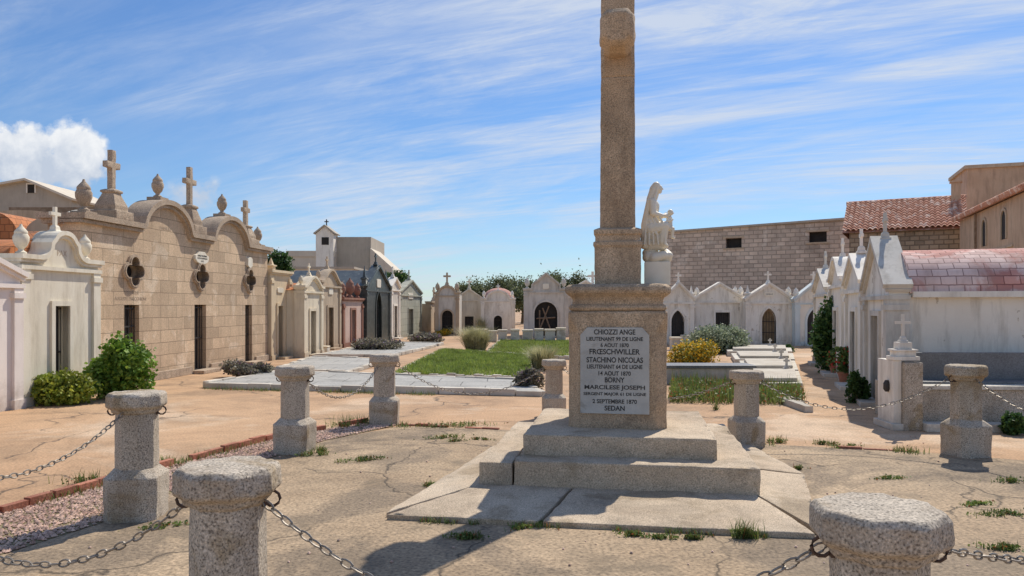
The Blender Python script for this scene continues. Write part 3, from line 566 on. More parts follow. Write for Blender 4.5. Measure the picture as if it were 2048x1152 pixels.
front('white chapel with rounded pink roof and arched door',962,1030,41,1.9,2.6,'arch','wstain','white',(.7,1.15,.75),M['void'],pk=.42,arch='r',top=(('cross',.93,2.3,.4),('urn',.15,1.95,.4),('urn',1.7,1.95,.4)),roof='dome',roofmat=M['shing2'])
ck=front('large weathered grey chapel with open arch and wooden props inside',1048,1136,36,2.3,3,'step','grey','grey',(.5,1.6,1.15),M['void'],pk=.75,arch='r',bars=False,top=(('urn',.15,2.35,.5),('urn',1.92,2.35,.5)),plaque=(1.05,2.45,.3,.25))
mb=MB()
for a,b in(((.6,-.1,0),(1.2,.1,1.5)),((1.4,-.1,0),(.9,.1,1.4)),((.75,0,0),(.75,.1,1.3)),((.6,.05,.9),(1.5,.05,.95))): mb.tube([a,b],.035,4)
build(mb,'timber_prop',M['wood'],ck)
front('grey chapel mostly hidden behind the left side of the memorial',1128,1215,39,2.1,3,'gable','grey','white',(.8,1.5,1.3),M['void'],pk=.7,top=(('cross',1.5,2.4,.9),))
# back right gothic row
front('grey white pointed chapel with dark pointed arch, leftmost of the gothic row',1328,1388,29,1.75,3,'gable','wstain','white',(.28,.78,.9),M['iron'],pk=.62,arch='p',top=(('cross',.58,2.38,.42),('pin',1.08,1.8,.5)))
front('white chapel with plain gable and square barred opening in the gothic row',1390,1488,29.3,1.78,3,'gable','wstain','white',(.8,1.35,1.25),M['iron'],pk=.6,top=(('urn',.1,1.83,.42),('urn',1.6,1.83,.45),('urn',1.82,1.83,.45)))
front('white chapel with brown pointed door and cross on its gable in the gothic row',1492,1585,28.6,1.75,3,'gable','wstain','white',(.6,1.14,.95),M['doorw'],pk=.6,arch='p',top=(('cross',.88,2.35,.48),('pin',.1,1.8,.5),('urn',1.66,1.8,.45)),plaque=(.88,1.95,.35,.16),txt='FAMILLE')
front('white chapel with blue trimmed pointed door, rightmost of the gothic row',1590,1668,28.2,1.72,3,'gable','wstain','bluet',(.45,1.05,.9),M['iron'],pk=.62,arch='p',top=(('cross',.75,2.35,.45),('urn',.08,1.75,.45)),plaque=(.75,1.9,.5,.26),tmat=M['white'])
# right row
RA=math.atan2(-1,-.3)
def rightc(label,y1,W,*a,**k): return chapel(label,5.28+.3*(y1-10.5),y1,RA,W,*a,**k)
c1=rightc('white chapel with pink shingled roof and grey gabled front at far right',12.42,2.0,1.76,6,'gable','wstain','grey',(.7,1.3,1.35),M['iron'],pk=.74,top=(('cross',1.0,2.5,.42),),roof='barrel',roofmat=M['shing'],roofh=.66)
mb=MB(); mb.box(1.97,2.09,.29,6,1.62,1.70); build(mb,'eaves',M['white'],c1)
rightc('white chapel with pink roof and cross standing behind the pink shingled one',14.6,2.0,1.9,4,'gable','white','white',(.7,1.3,1.4),M['iron'],pk=.5,top=(('cross',1.,2.45,.45),),roof='gable',roofmat=M['shing2'])
rightc('tall narrow white chapel at the far end of the right row',17.1,2.2,2.05,3,'curve','white','white',(.7,1.3,1.4),M['iron'],pk=.45,top=(('cross',1.1,2.5,.45),('urn',.2,2.1,.4)))
rightc('plain white chapel behind the tall bush at the end of the right row',20.5,2.9,1.9,3,'gable','white','grey',(1.2,1.8,1.4),M['iron'],pk=.5,top=(('cross',1.4,2.4,.5),))
# granite tomb right foreground
tb=thing('granite_tomb','low granite tomb with white coping and dark marble back at far right','tomb',(at(1842,9.15)[0],9.15),-.05)
mb=MB(); mb.box(0,5,0,1.3,0,.48); build(mb,'tomb_base',M['granite'],tb,bevel=.01)
mb=MB(); mb.box(-.02,5.03,-.03,.2,.482,.53); build(mb,'coping',M['wslab'],tb,bevel=.008)
mb=MB(); mb.box(.02,5,.55,.63,.48,.90); build(mb,'back_slab',M['dgrey'],tb,bevel=.006); mb=MB(); mb.box(.1,5,.2,.55,.484,.56); build(mb,'cover_slab',M['dgrey'],tb,bevel=.006)
mb=MB(); mb.box(-.05,5.03,-.25,-.032,0,.1);build(mb,'tomb_kerb',M['wslab'],tb,bevel=.01)
pr=thing('tomb_pier','granite pier topped by stacked white blocks and a small cross','pier',(at(1818,9.1)[0],9.1),-.05)
mb=MB(); mb.box(-.10,.12,-.1,.10,0,.82); build(mb,'pier_shaft',M['granite'],pr,bevel=.01,rough=(.05,.003,8))
mb=MB(); mb.box(-.20,-.104,-.04,.40,0,.84); mb.box(-.24,-.10,-.09,.44,.0,.08); build(mb,'side_wall',M['white'],pr,bevel=.008)
mb=MB()
for w,z0,z1 in((.155,.842,.89),(.12,.89,.95),(.14,.95,.975),(.085,.975,1.06)): mb.box(-.05-w,-.05+w,-w*.7+.05,w*.7+.05,z0,z1)
build(mb,'stacked_blocks',M['white'],pr,bevel=.006); mb=MB(); cross_mb(mb,-.05,.05,1.06,.34,.017,.2); build(mb,'cross',M['grey'],pr)
mb=MB(); mb.lathe([(.02,0),(.04,.03),(.04,.1),(.02,.14)],(-.22,.1,.45)); build(mb,'flower_holder',M['iron'],pr,smooth=True)
# ================================================================ BACK BUILDINGS
def house(name,label,cat,loc,ang=0): return thing(name,label,cat,loc,ang)
a=at(1322,50); b=at(1700,44)
ang=math.atan2(b[1]-a[1],b[0]-a[0]); L=math.hypot(b[0]-a[0],b[1]-a[1])
h=house('stone_building','large stone building with two small square openings behind the gothic chapels','building',a,ang)
wins=[(4.3,5.3),(9.3,10.3)]
mb=MB(); pts=[0]+[v for w_ in wins for v in w_]+[L]; Hh=6.35
for i in range(0,len(pts)-1):
    if i%2==0: mb.prism([(pts[i],0),(pts[i+1],0),(pts[i+1],Hh+.02*pts[i+1]),(pts[i],Hh+.02*pts[i])],0,.4)
    else:
        zz=5.05+.03*pts[i]; mb.prism([(pts[i],0),(pts[i+1],0),(pts[i+1],zz),(pts[i],zz)],0,.4); mb.prism([(pts[i],zz+.62),(pts[i+1],zz+.62),(pts[i+1],Hh+.02*pts[i+1]),(pts[i],Hh+.02*pts[i])],0,.4)
mb.box(.02,L-.02,.4,8,0,Hh); build(mb,'wall',M['rubble'],h)
for w0,w1 in wins:
    zz=5.05+.03*w0; mb=MB(); mb.box(w0-.05,w1+.05,.3,.35,zz,zz+.62); f=build(mb,'window',M['void'],h); mb=MB(); mb.box(w0-.15,w1+.15,-.06,.05,zz+.623,zz+.75); build(mb,'lintel',M['tan'],f); mb=MB(); mb.box(w0-.15,w1+.15,-.06,.05,zz-.1,zz-.003); build(mb,'sill',M['tan'],f)
mb=MB(); mb.ribbon([(-.1,Hh),(L+.1,Hh+.02*L)],.12,-.15,.6); build(mb,'coping',M['town2'],h)
# terracotta house
hx=at(1692,37); h=house('tiled_house','stone house with weathered terracotta tile roof behind the right row','house',hx,-.5)
Wd=5.0; ez=Z(463,37); rz=6.85
mb=MB(); mb.box(.15,Wd,0,5,0,ez); build(mb,'wall',M['rubble2'],h)
mb=MB(); nx=190; ny=12; vs=[];fs=[]
for j in range(ny*2):
    t=(j//2+(j%2)*.98)/ny
    for i in range(nx+1):
        x=-.15+(Wd+.3)*i/nx; rib=abs(math.sin(PI*x/.24)); z=ez-.08+(rz-ez+.1)*t+.10*rib+(.07 if j%2==0 else 0)+.02*noise.noise(Vector((x*2,t*9,0))); vs.append((x,-.3+3.0*t,z))
for j in range(ny*2-1):
    for i in range(nx): q=j*(nx+1)+i; fs.append((q,q+1,q+nx+2,q+nx+1))
mb.add(vs,fs)
rf=build(mb,'roof',M['terra'],h,recalc=False,smooth=True)
mb=MB(); mb.add([(-.15,-.25,ez-.1),(Wd+.15,-.25,ez-.1),(Wd+.15,2.7,rz-.06),(-.15,2.7,rz-.06),(-.15,5.5,ez-.1),(Wd+.15,5.5,ez-.1)],[(0,1,2,3),(3,2,5,4),(0,3,4),(1,5,2)]); build(mb,'roof_underside',M['terra'],h)
mb=MB(); mb.tube([(-.2,2.72,rz+.03),(Wd+.2,2.72,rz+.03)],.11,8); build(mb,'ridge',M['terra'],rf,smooth=True)
mb=MB(); mb.box(Wd-.45,Wd-.05,2.2,2.6,rz-.3,rz+.7); mb.box(Wd-.52,Wd+.02,2.13,2.67,rz+.7,rz+.78); build(mb,'chimney',M['ochre'],rf)
# ochre house
p0=(20.3,34.); p1=(16.9,24.2); ang=math.atan2(p1[1]-p0[1],p1[0]-p0[0]); L=math.hypot(p1[0]-p0[0],p1[1]-p0[1])
h=house('ochre_house','tall ochre plastered house with tiled eaves and arched windows at the right edge','house',p0,ang)
mb=MB(); mb.box(0,L,0,7,0,5.35); build(mb,'wall',M['ochre'],h)
mb=MB()
for i in range(int(L/.22)+1):
    x=-.2+i*.22; mb.tube([(x,-.28,5.42),(x,1.6,6.05)],.11,7)
build(mb,'roof_tiles',M['terra'],h,smooth=True); mb=MB(); mb.add([(-.25,-.2,5.35),(L+.2,-.2,5.35),(L+.2,1.6,5.95),(-.25,1.6,5.95),(L+.2,7,5.95),(-.25,7,5.95)],[(0,1,2,3),(3,2,4,5)]); build(mb,'roof_base',M['terra'],h)
for x,z in((3.9,3.9),(6.6,3.95)):
    mb=MB(); op=[(x,z)]+head(x,x+.6,z+.75,'r')+[(x+.6,z)]; mb.prism(op,-.004,.05); f=build(mb,'window',M['void'],h)
    mb=MB(); mb.ribbon(op,.1,-.05,.02); build(mb,'window_frame',M['tan'],f)
mb=MB(); mb.box(2.,8.,-.05,.02,3.6,3.68); build(mb,'string_course',M['tan'],h); mb=MB(); mb.tube([(3.2,-.1,0),(3.2,-.1,5.3)],.05,6); build(mb,'drainpipe',M['wood'],h)
d=39; h=house('plastered_block','weathered plaster block rising above the tiled roofs at the upper right edge','building',(at(1934,d)[0],d,0),-.35)
mb=MB(); mb.box(0,6,0,4,0,Z(338,d)); build(mb,'wall',M['ochre'],h); mb=MB(); mb.box(-.12,6.1,-.12,4.1,Z(338,d)+.002,Z(333,d)+.05); build(mb,'roof_slab',M['tan'],h)
# town centre-left
def bx(root,n,mat,*b): mb=MB(); mb.box(*b); return build(mb,n,M[mat],root)
d=58; sx=d/F
h=house('chapel_tower','beige building with small gabled bell tower and cross beyond the left row','building',(at(575,d)[0],d,0))
bx(h,'wall','town',0,3.6,0,6,0,Z(503,d)); bx(h,'annex','town2',3.3,6.3,.8,7,0,Z(472,d)); bx(h,'parapet','town',-.1,3.7,-.1,0-.005,Z(508,d)-.2,Z(503,d)+.05)
mb=MB(); X0=(633-575)*sx; X1=(668-575)*sx; mb.prism([(X0,3),(X1,3),(X1,Z(468,d)),((X0+X1)/2,Z(453,d)),(X0,Z(468,d))],-.2,1.3); tw=build(mb,'bell_tower',M['white'],h)
mb=MB(); mb.box(X0+.45,X1-.35,-.22,-.1,Z(490,d),Z(475,d)); build(mb,'window',M['void'],tw); mb=MB(); cross_mb(mb,(X0+X1)/2,.4,Z(453,d),.6,.04,.2); build(mb,'cross',M['iron'],tw)
mb=MB(); mb.ribbon([(X0-.12,Z(469,d)),((X0+X1)/2,Z(453,d)),(X1+.12,Z(469,d))],.1,-.35,1.4); build(mb,'roof',M['town2'],tw)
mb=MB(); mb.prism([(6.3,0),(8.6,0),(8.6,Z(548,d)),(6.3,Z(495,d))],.5,5); build(mb,'sloping_wing',M['town'],h)
h=house('apartment_block','pale block with flat roof line left of the bell tower building','building',(at(580,50)[0],50,0)); bx(h,'wall','town',0,4.2,0,6,0,Z(538,50)); bx(h,'roof_slab','town2',-.1,4.3,-.1,6.1,Z(538,50)+.002,Z(535,50)+.05)
d=42; h=house('far_house','beige gabled house with one small window far behind at the left edge','house',(at(-160,d)[0],d,0))
mb=MB(); mb.prism([(0,0),(8.5,0),(8.5,Z(400,d)),((55+160)*d/F,Z(362,d)),(0,Z(400,d))],0,6); build(mb,'wall',M['town2'],h)
mb=MB(); mb.ribbon([(-.2,Z(402,d)),((215)*d/F,Z(362,d)),(8.7,Z(402,d))],.12,-.3,6); build(mb,'roof',M['town'],h)
mb=MB(); c=(63+160)*d/F; mb.box(c-.2,c+.2,-.03,.1,Z(386,d),Z(369,d)); f=build(mb,'window',M['void'],h); mb=MB(); mb.ribbon([(c-.2,Z(386,d)),(c-.2,Z(369,d)),(c+.2,Z(369,d)),(c+.2,Z(386,d))],.07,-.06,.05); build(mb,'window_frame',M['white'],f)
d=24; h=house('grey_vault','grey brown vaulted tomb roof behind the cream chapel','tomb',(at(-60,d)[0],d,0)); mb=MB(); mb.prism([(0,0),(3.2,0)]+[(1.6+1.6*math.cos(PI*i/14),Z(440,d)-.1+.42*math.sin(PI*i/14)) for i in range(15)],0,4); build(mb,'vault',M['tan'],h); mb=MB(); mb.box(-.1,2.9,2,3.9,Z(418,d),Z(398,d)); build(mb,'roof_slab',M['wood'],h)
d=17; h=house('orange_domed_tomb','tomb with orange rounded roof at the left edge behind the front chapels','tomb',(at(-70,d)[0],d,0)); mb=MB(); mb.box(0,1.25,0,2,0,Z(478,d)); mb.box(1.25,2.3,.2,2,0,Z(470,d)); build(mb,'wall',M['tan'],h); mb=MB(); mb.prism([(.62-.62*math.cos(PI*i/14),Z(478,d)+.62*math.sin(PI*i/14)) for i in range(15)],-.05,2); build(mb,'dome',M['orange'],h,smooth=True)
mb=MB(); mb.prism([(1.75-.5*math.cos(PI*i/14),Z(470,d)+.42*math.sin(PI*i/14)) for i in range(15)],.15,2); build(mb,'small_vault',M['tan'],h,smooth=True)
d=14.3; h=house('orange_tiled_tomb','tomb with sloping orange tiled roof right behind the cream chapel','tomb',(at(-30,d)[0],d,0)); mb=MB(); mb.box(0,1.4,0.02,1.3,0,Z(515,d)); build(mb,'wall',M['tan'],h)
mb=MB(); z0,z1=Z(514,d),Z(462,d+1.2); mb.add([(-.05,-.1,z0),(1.47,-.1,z0),(1.47,1.3,z1),(-.05,1.3,z1),(-.05,-.1,z0-.06),(1.47,-.1,z0-.06),(1.47,1.3,z0-.06),(-.05,1.3,z0-.06)],[(0,1,2,3),(4,7,6,5),(0,4,5,1),(1,5,6,2),(2,6,7,3),(3,7,4,0)]); build(mb,'roof',M['orange'],h)
# ================================================================ SLABS, LAWN
def poly(P): return [G(*p) for p in P]
def inset(P,k):
    cx=sum(p[0] for p in P)/len(P); cy=sum(p[1] for p in P)/len(P); return [(cx+(x-cx)*k,cy+(y-cy)*k) for x,y in P]
def terrace(label,P,hh,mat='slab'):
    t=thing('grave_terrace',label,'grave slab',(0,0,0)); P=poly(P); mb=MB(); mb.wbox(inset(P,.985),0,hh); build(mb,'slab',M[mat],t)
    mb=MB(); brickline(mb,P+[P[0]],w=.12,h=hh+.015,L=.42,jit=.018); build(mb,'stone_edging',M['edge'],t,bevel=.012)
terrace('wide grey slab platform with pale stone edging, nearest the bollards',[(412,776),(1085,793),(1032,768),(560,748)],.09)
terrace('middle grey slab platform in front of the white chapel',[(548,746),(690,750),(778,723),(625,718)],.08)
terrace('farthest grey slab platform beside the lavender',[(632,715),(792,713),(885,690),(765,687)],.08)
lawns=[[(790,752),(1062,762),(1064,716),(885,703)],[(975,708),(1150,720),(1150,684),(1000,684)]]
mb=MB()
for P in lawns: mb.wbox(poly(P),0,.06)
struct(mb,'lawn_soil',M['soil'])
mb=MB()
for P,n in zip(lawns,(42000,18000)):
    for x,y in scatter(poly(P),n):
        if noise.noise(Vector((x*.8,y*.8,0)))<-.28 and random.random()<.6: continue
        mb.blade(x,y,.05,random.uniform(.03,.12),random.uniform(0,.06),.008)
build(mb,'grass',M['grass'],recalc=False,kind='stuff',label='patchy green grass on the low lawn in the middle',category='grass')
mb=MB(); 
for P in lawns: q=poly(P); brickline(mb,q+[q[0]],w=.1,h=.09,L=.2,jit=.025)
struct(mb,'stone_edging',M['edge'],bevel=.015)
for i,(px,py,w,hh) in enumerate([(985,683,18,22),(1005,684,18,25),(1030,685,17,27),(1055,684,20,25),(1078,685,17,28),(1100,685,20,27),(1122,685,18,30)]):
    x,y=G(px,py); k=y/F; ww=w*k/2; z=hh*k
    t=thing('grave_block','pale stone grave block before the grey chapel, %s from the left of the row'%('first second third fourth fifth sixth seventh'.split()[i]),'grave',(x,y)); t['group']='pale grave blocks at the back of the lawn'
    mb=MB(); mb.box(-ww,ww,-ww,ww,0,z*.85); build(mb,'block',M['wslab'],t,bevel=.03); mb=MB(); mb.box(-ww*1.1,ww*1.1,-ww*1.1,ww*1.1,z*.853,z); build(mb,'capping',M['cream'],t,bevel=.02)
for i,(P,hh,lab) in enumerate([([(1500,782),(1606,782),(1598,755),(1492,755)],.14,'white grave slab nearest the path beside the green weeds'),([(1488,752),(1597,752),(1590,732),(1478,732)],.14,'white grave slab second from the front on the right'),([(1470,729),(1590,729),(1586,716),(1462,716)],.14,'white grave slab third from the front on the right'),([(1455,713),(1585,713),(1582,703),(1450,703)],.16,'white grave slab at the back before the gothic chapels')]):
    t=thing('grave_slab',lab,'grave slab',(0,0,0)); q=poly(P); mb=MB(); mb.wbox(q,0,hh); build(mb,'base',M['wslab'],t,bevel=.02); mb=MB(); mb.wbox(inset(q,.82),hh+.001,hh+.07); build(mb,'cover',M['edge'],t,bevel=.02)
    x,y=G((P[0][0]+P[1][0])/2+20,P[2][1]+2); mb=MB(); cross_mb(mb,x,y,hh+.07,.22,.022); build(mb,'cross',M['grey'],t)
x,y=G(1408,768); t=thing('planter_box','long grey concrete grave box between the yellow shrub and the weeds','grave box',(x,y),0); mb=MB(); mb.box(-.95,.95,0,.6,0,.30); build(mb,'box',M['grey'],t,bevel=.01); mb=MB(); mb.box(-1.0,1.0,-.05,.65,.302,.36); build(mb,'lid',M['dgrey'],t,bevel=.01)
x,y=G(1610,822); mb=MB(); mb.box(-.06,.06,-.15,.9,0,.09); o_=build(mb,'kerb_stone',M['edge'],rough=(.06,.01,6),label='short pale kerb stone at the edge of the right path',category='kerb stone'); o_.location=(x,y,0)
for i,(px,py,w,hh,lab) in enumerate([(1352,700,20,26,'pale tomb block just right of the memorial'),(1375,692,20,22,'pale tomb block behind the yellow shrub'),(905,668,26,14,'low pale tomb before the ornate cement chapel'),(960,672,26,14,'low white tomb before the cream chapel'),(648,706,18,14,'small beige block beside the white chapel door')]):
    x,y=G(px,py); k=y/F; mb=MB(); t=thing('tomb_block',lab,'tomb',(x,y)); ww=w*k/2; mb.box(-ww,ww,-ww,ww*1.5,0,hh*k*.8); build(mb,'block',M['wslab'],t,bevel=.02); mb=MB(); mb.box(-ww*1.08,ww*1.08,-ww*1.08,ww*1.6,hh*k*.803,hh*k); build(mb,'lid',M['cream'],t,bevel=.02)
# ================================================================ PLANTS
def shrub(label,px,py,w,hpx,mat,n,sz,name='shrub',cat='shrub',deep=.8,lobes=9,lift=.0):
    x,y=G(px,py); k=y/F; rw=w*k/2; hh=hpx*k; y+=rw*deep*.6
    t=thing(name,label,cat,(x,y)); mb=MB(); LO=[]
    for i in range(lobes):
        a=random.random()*2*PI; q=random.random()**.5*.62; s=random.uniform(.3,.5); LO.append((math.cos(a)*q*rw,math.sin(a)*q*rw*deep,lift+random.uniform(.25,.78-.3*q)*hh,s))
    for i in range(n):
        cx,cy,cz,s=random.choice(LO); v=Vector((random.gauss(0,1),random.gauss(0,1),random.gauss(0,1))).normalized()*(random.uniform(.4,1)**.5)*random.uniform(.8,1.3)
        p=(cx+v.x*s*rw,cy+v.y*s*rw*deep,max(.02,cz+v.z*s*hh*.72)); mb.leaf(p,sz*random.uniform(.6,1.3))
    build(mb,'foliage',mat,t,recalc=False)
    mb=MB()
    for cx,cy,cz,s in LO[:7]: mb.tube([(cx*.1,cy*.1,0),(cx*.6,cy*.6,cz*.6),(cx,cy,cz)],[rw*.04,rw*.03,rw*.01],5)
    build(mb,'stem',M['bark'],t); return t
shrub('bright green leafy shrub against the ashlar mausoleum',222,800,138,120,M['leafg'],6500,.07,lobes=18)
shrub('low yellow green shrub below the cream chapel door',100,812,140,68,M['leafy'],5500,.055,lobes=18)
shrub('grey lavender clump at the left end of the grey slabs',487,757,108,36,M['lav'],5000,.05)
shrub('grey lavender clump on the middle slabs before the black chapel',752,704,130,28,M['lav'],5000,.07)
shrub('far grey lavender clump before the grey green chapel',850,686,100,20,M['lav'],3500,.08)
shrub('brownish lavender clump left of the half hidden bollard',1060,783,62,54,M['lav'],4500,.045)
shrub('yellow flowering shrub right of the memorial',1402,739,130,62,M['yflow'],9000,.05,lobes=18)
shrub('large sage green mound of ground cover behind the yellow shrub',1438,708,175,62,M['sage'],11000,.07,lobes=22)
shrub('tall dark green bush against the right row of chapels',1668,748,75,150,M['leafd'],8000,.085,lobes=22)
shrub('dark green shrub in front of the pink roofed chapel',1722,808,45,72,M['leafd'],3000,.05)
shrub('dark plant at the foot of the granite tomb at right edge',2035,872,50,42,M['leafd'],2000,.05)
shrub('small reddish flowering plant before the pink chapel',683,692,24,32,M['rflow'],1200,.06)
shrub('small golden shrub beyond the lavender at the end of the path',880,672,48,14,M['yflow'],1800,.08)
shrub('low green plants before the grey chapel with props',1110,672,60,14,M['yflow'],1800,.08)
shrub('low leafy plant before the white gothic doors',1578,705,30,16,M['leafd'],900,.06)
for px,py,h_,lab in((1690,768,62,'clay pot with green and red flowers beside the right path'),(1672,752,40,'smaller clay pot with leafy plant beside the right path')):
    x,y=G(px,py); t=thing('potted_plant',lab,'potted plant',(x,y)); mb=MB(); mb.lathe([(.09,0),(.13,.2),(.145,.2),(.145,.24),(.12,.24),(.11,.2)],(0,0,0)); build(mb,'pot',M['pot'],t,smooth=True)
    mb=MB()
    for i in range(900): v=Vector((random.gauss(0,.08),random.gauss(0,.08),random.uniform(.22,h_*y/F+.1))); mb.leaf(v,.06)
    build(mb,'foliage',M['rflow'],t,recalc=False)
def tuft(label,px,py,w,hpx,n,mat=M['dry']):
    x,y=G(px,py); k=y/F; r=w*k/2; h_=hpx*k; t=thing('grass_clump',label,'grass clump',(x,y+r*.5)); mb=MB()
    for i in range(n):
        q=random.random()**.5*r*.35; a=random.random()*6.28; mb.blade(q*math.cos(a),q*math.sin(a),0,h_*random.uniform(.5,1.05),random.uniform(.1,1)*r*.95,.006+.004*k*20)
    build(mb,'blades',mat,t,recalc=False)
    mb=MB(); mb.lathe([(r*.3,0),(r*.25,h_*.12),(.01,h_*.2)],(0,0,0)); build(mb,'root_crown',M['dry'],t)
tuft('large pale spiky grass clump on the far lawn',950,702,112,50,2600)
tuft('pale feathery grass clump near the half hidden bollard',1085,742,100,52,1500)
tuft('slender dry grass behind the large spiky clump',962,668,40,36,500)
mb=MB(); P=poly([(1338,806),(1612,812),(1600,785),(1500,775),(1345,768)])
for x,y in scatter(P,6500):
    hh=random.uniform(.02,.22)*(1+.5*noise.noise(Vector((x*2,y*2,0))))
    if random.random()<.4: mb.blade(x,y,0,hh*1.5,.06,.006)
    else: mb.leaf((x,y,hh*.7),.05)
build(mb,'weed_bed',M['weed'],recalc=False,kind='stuff',label='green weeds growing before the grey grave box',category='weeds')
mb=MB()
W_=[(725,922,70,12),(890,877,60,10),(915,884,40,9),(625,912,50,14),(640,905,30,18),(1055,972,30,20),(1062,1050,60,12),(1040,1058,60,12),(935,1078,60,18),(1260,1072,60,14),(1320,1078,50,12),(1490,1078,40,40),(1385,1080,25,12),(1555,886,34,16),(1655,890,40,12),(1690,895,60,8),(1780,958,50,7),(2010,1030,90,12),(2025,965,60,14),(2010,1100,70,16),(865,975,30,14),(170,968,70,28),(335,930,45,22),(690,856,50,26),(900,853,130,12),(720,848,50,20),(330,1055,70,9),(1430,820,12,30),(960,880,40,5),(1955,1010,60,6),(1600,940,24,14)]
for px,py,w,hp in W_:
    x0,y0=G(px,py); k=y0/F; an=random.uniform(-.5,.5)
    for i in range(int(40+w*6)):
        a=random.gauss(0,.32)*w*k; b=random.gauss(0,.09)*w*k; 
        if noise.noise(Vector(((x0+a)*14,(y0+b)*14,0)))<-.1: continue
        x=x0+a*math.cos(an)-b*math.sin(an); y=y0+a*math.sin(an)+b*math.cos(an)
        if random.random()<.45: mb.blade(x,y,.0,hp*k*random.uniform(.3,1.2),hp*k*.5,.003)
        else: mb.leaf((x,y,.008+hp*k*.4*random.random()),.02)
for A,B,n in((outer[1],outer[2],500),(outer[2],outer[3],400),(G(800,852),G(1035,862),900),(G(1530,889),G(1830,904),900),(G(410,778),G(1085,796),1300)):
    for i in range(n):
        t=random.random(); x=A[0]+(B[0]-A[0])*t; y=A[1]+(B[1]-A[1])*t
        if noise.noise(Vector((x*1.5,y*1.5,4)))<0: continue
        mb.blade(x+random.gauss(0,.05),y-.05+random.gauss(0,.05),0,random.uniform(.02,.09),.03,.004)
fa=Vector((MC[0],MC[1])); ca,sa_=math.cos(ma),math.sin(ma)
for i in range(1100):
    lx=random.uniform(-1.5,1.3); ly=-1.88+random.gauss(0,.015)
    if noise.noise(Vector((lx*3,2,7)))<.02: continue
    mb.blade(fa.x+lx*ca-ly*sa_,fa.y+lx*sa_+ly*ca,0,random.uniform(.01,.06),.03,.003)
build(mb,'weeds',M['weed'],recalc=False,kind='stuff',label='small weeds sprouting from cracks in the paving',category='weeds')
mb=MB()
for i in range(140):
    x,y=random.uniform(-3,5),random.uniform(3,9); s=random.uniform(.004,.013); mb.lathe([(s*.5,0),(s,s*.4),(s*.5,s)],(x,y,.004),5)
build(mb,'loose_stones',M['gravel'],kind='stuff',label='scattered loose stones on the concrete',category='stones')
# trees
def tree(label,px,d,base,topy,w,mat,n,sz,name='tree'):
    x,y=at(px,d); k=d/F; H_=Z(topy,d); r=w*k/2; t=thing(name,label,'tree',(x,y)); mb=MB(); mb.tube([(0,0,0),(.1,.05,H_*.4),(.05,0,H_*.8)],[.16,.12,.05],7); LO=[]
    zb=Z(base,d)
    for i in range(20):
        a=random.random()*6.28; q=random.random()**.6; c=(math.cos(a)*q*r*.8,math.sin(a)*q*r*.6,zb+(H_-zb)*random.uniform(0,.88-.3*q)); LO.append((c,random.uniform(.16,.32)*r)); mb.tube([(.05,0,H_*.4),(c[0]*.6,c[1]*.6,(H_*.4+c[2])/2),c],[.06,.04,.015],5)
    build(mb,'trunk',M['bark'],t); mb=MB()
    for i in range(n):
        c,s=random.choice(LO); v=Vector((random.gauss(0,.5),random.gauss(0,.5),random.gauss(0,.5))); mb.leaf((c[0]+v.x*s*1.3,c[1]+v.y*s,c[2]+v.z*s*1.3),sz*random.uniform(.5,1.4),.25)
    build(mb,'crown',mat,t,recalc=False)
tree('dark tree behind the beige chapel next to the mausoleum',556,34,540,502,60,M['leafd'],5000,.14)
tree('dark green tree behind the black chapel',792,52,575,543,60,M['leafd'],4000,.2)
tree('feathery grey green tree left of the memorial, leftmost of the far group',950,62,610,560,100,M['leaft'],8000,.2)
tree('feathery grey green tree behind the pink roofed chapel',1000,60,610,553,110,M['leaft'],9000,.2)
tree('feathery grey green tree behind the grey chapel with props',1045,64,610,553,100,M['leaft'],9000,.2)
tree('tallest feathery tree close to the left side of the memorial',1128,58,600,535,110,M['leaft'],9000,.2)
tree('broad bush far behind the grey chapel, between two feathery trees',1090,70,610,560,100,M['leaft'],8000,.22)
# ================================================================ LIGHT / WORLD / CAMERA
az=math.atan2(.53,.85); el=R(50)
sd=Vector((math.sin(az)*math.cos(el),math.cos(az)*math.cos(el),math.sin(el)))
sl=bpy.data.lights.new('sun','SUN'); sl.energy=4.6; sl.angle=R(.5); sl.color=(1,.93,.82); so=bpy.data.objects.new('sun',sl); COL.objects.link(so); so.rotation_euler=sd.to_track_quat('Z','Y').to_euler()
wd=bpy.data.worlds.new('World'); S.world=wd; wd.use_nodes=True; nt=wd.node_tree; bg=nt.nodes['Background']
sk=nd(nt,'ShaderNodeTexSky'); sk.sky_type='NISHITA'; sk.sun_disc=False; sk.sun_elevation=el; sk.sun_rotation=az; sk.altitude=0; sk.air_density=1.; sk.dust_density=.1; sk.ozone_density=2.5
tc=nd(nt,'ShaderNodeTexCoord'); sp=nd(nt,'ShaderNodeSeparateXYZ'); nt.links.new(tc.outputs['Generated'],sp.inputs[0])
x,y,z=sp.outputs; zc=math_(nt,'ADD',math_(nt,'MAXIMUM',z,0.),.14); u=math_(nt,'DIVIDE',x,zc); v=math_(nt,'DIVIDE',y,zc)
cb=nd(nt,'ShaderNodeCombineXYZ'); nt.links.new(u,cb.inputs[0]); nt.links.new(v,cb.inputs[1])
def stretch(ang,sx_,sy_,off=0):
    m1=nd(nt,'ShaderNodeMapping'); m1.inputs['Rotation'].default_value=(0,0,R(ang)); nt.links.new(cb.outputs[0],m1.inputs[0])
    m2=nd(nt,'ShaderNodeMapping'); m2.inputs['Scale'].default_value=(sx_,sy_,1); m2.inputs['Location'].default_value=(off,off*.7,0); nt.links.new(m1.outputs[0],m2.inputs[0]); return m2.outputs[0]
f1=ramp(nt,noise_(nt,stretch(30,.40,1.15,3.1),1.2,12,.64,.9),[(.42,0),(.62,1)])
f3=ramp(nt,noise_(nt,stretch(22,.6,3.6,8.4),1.6,12,.70,1.1),[(.42,0),(.70,1)])
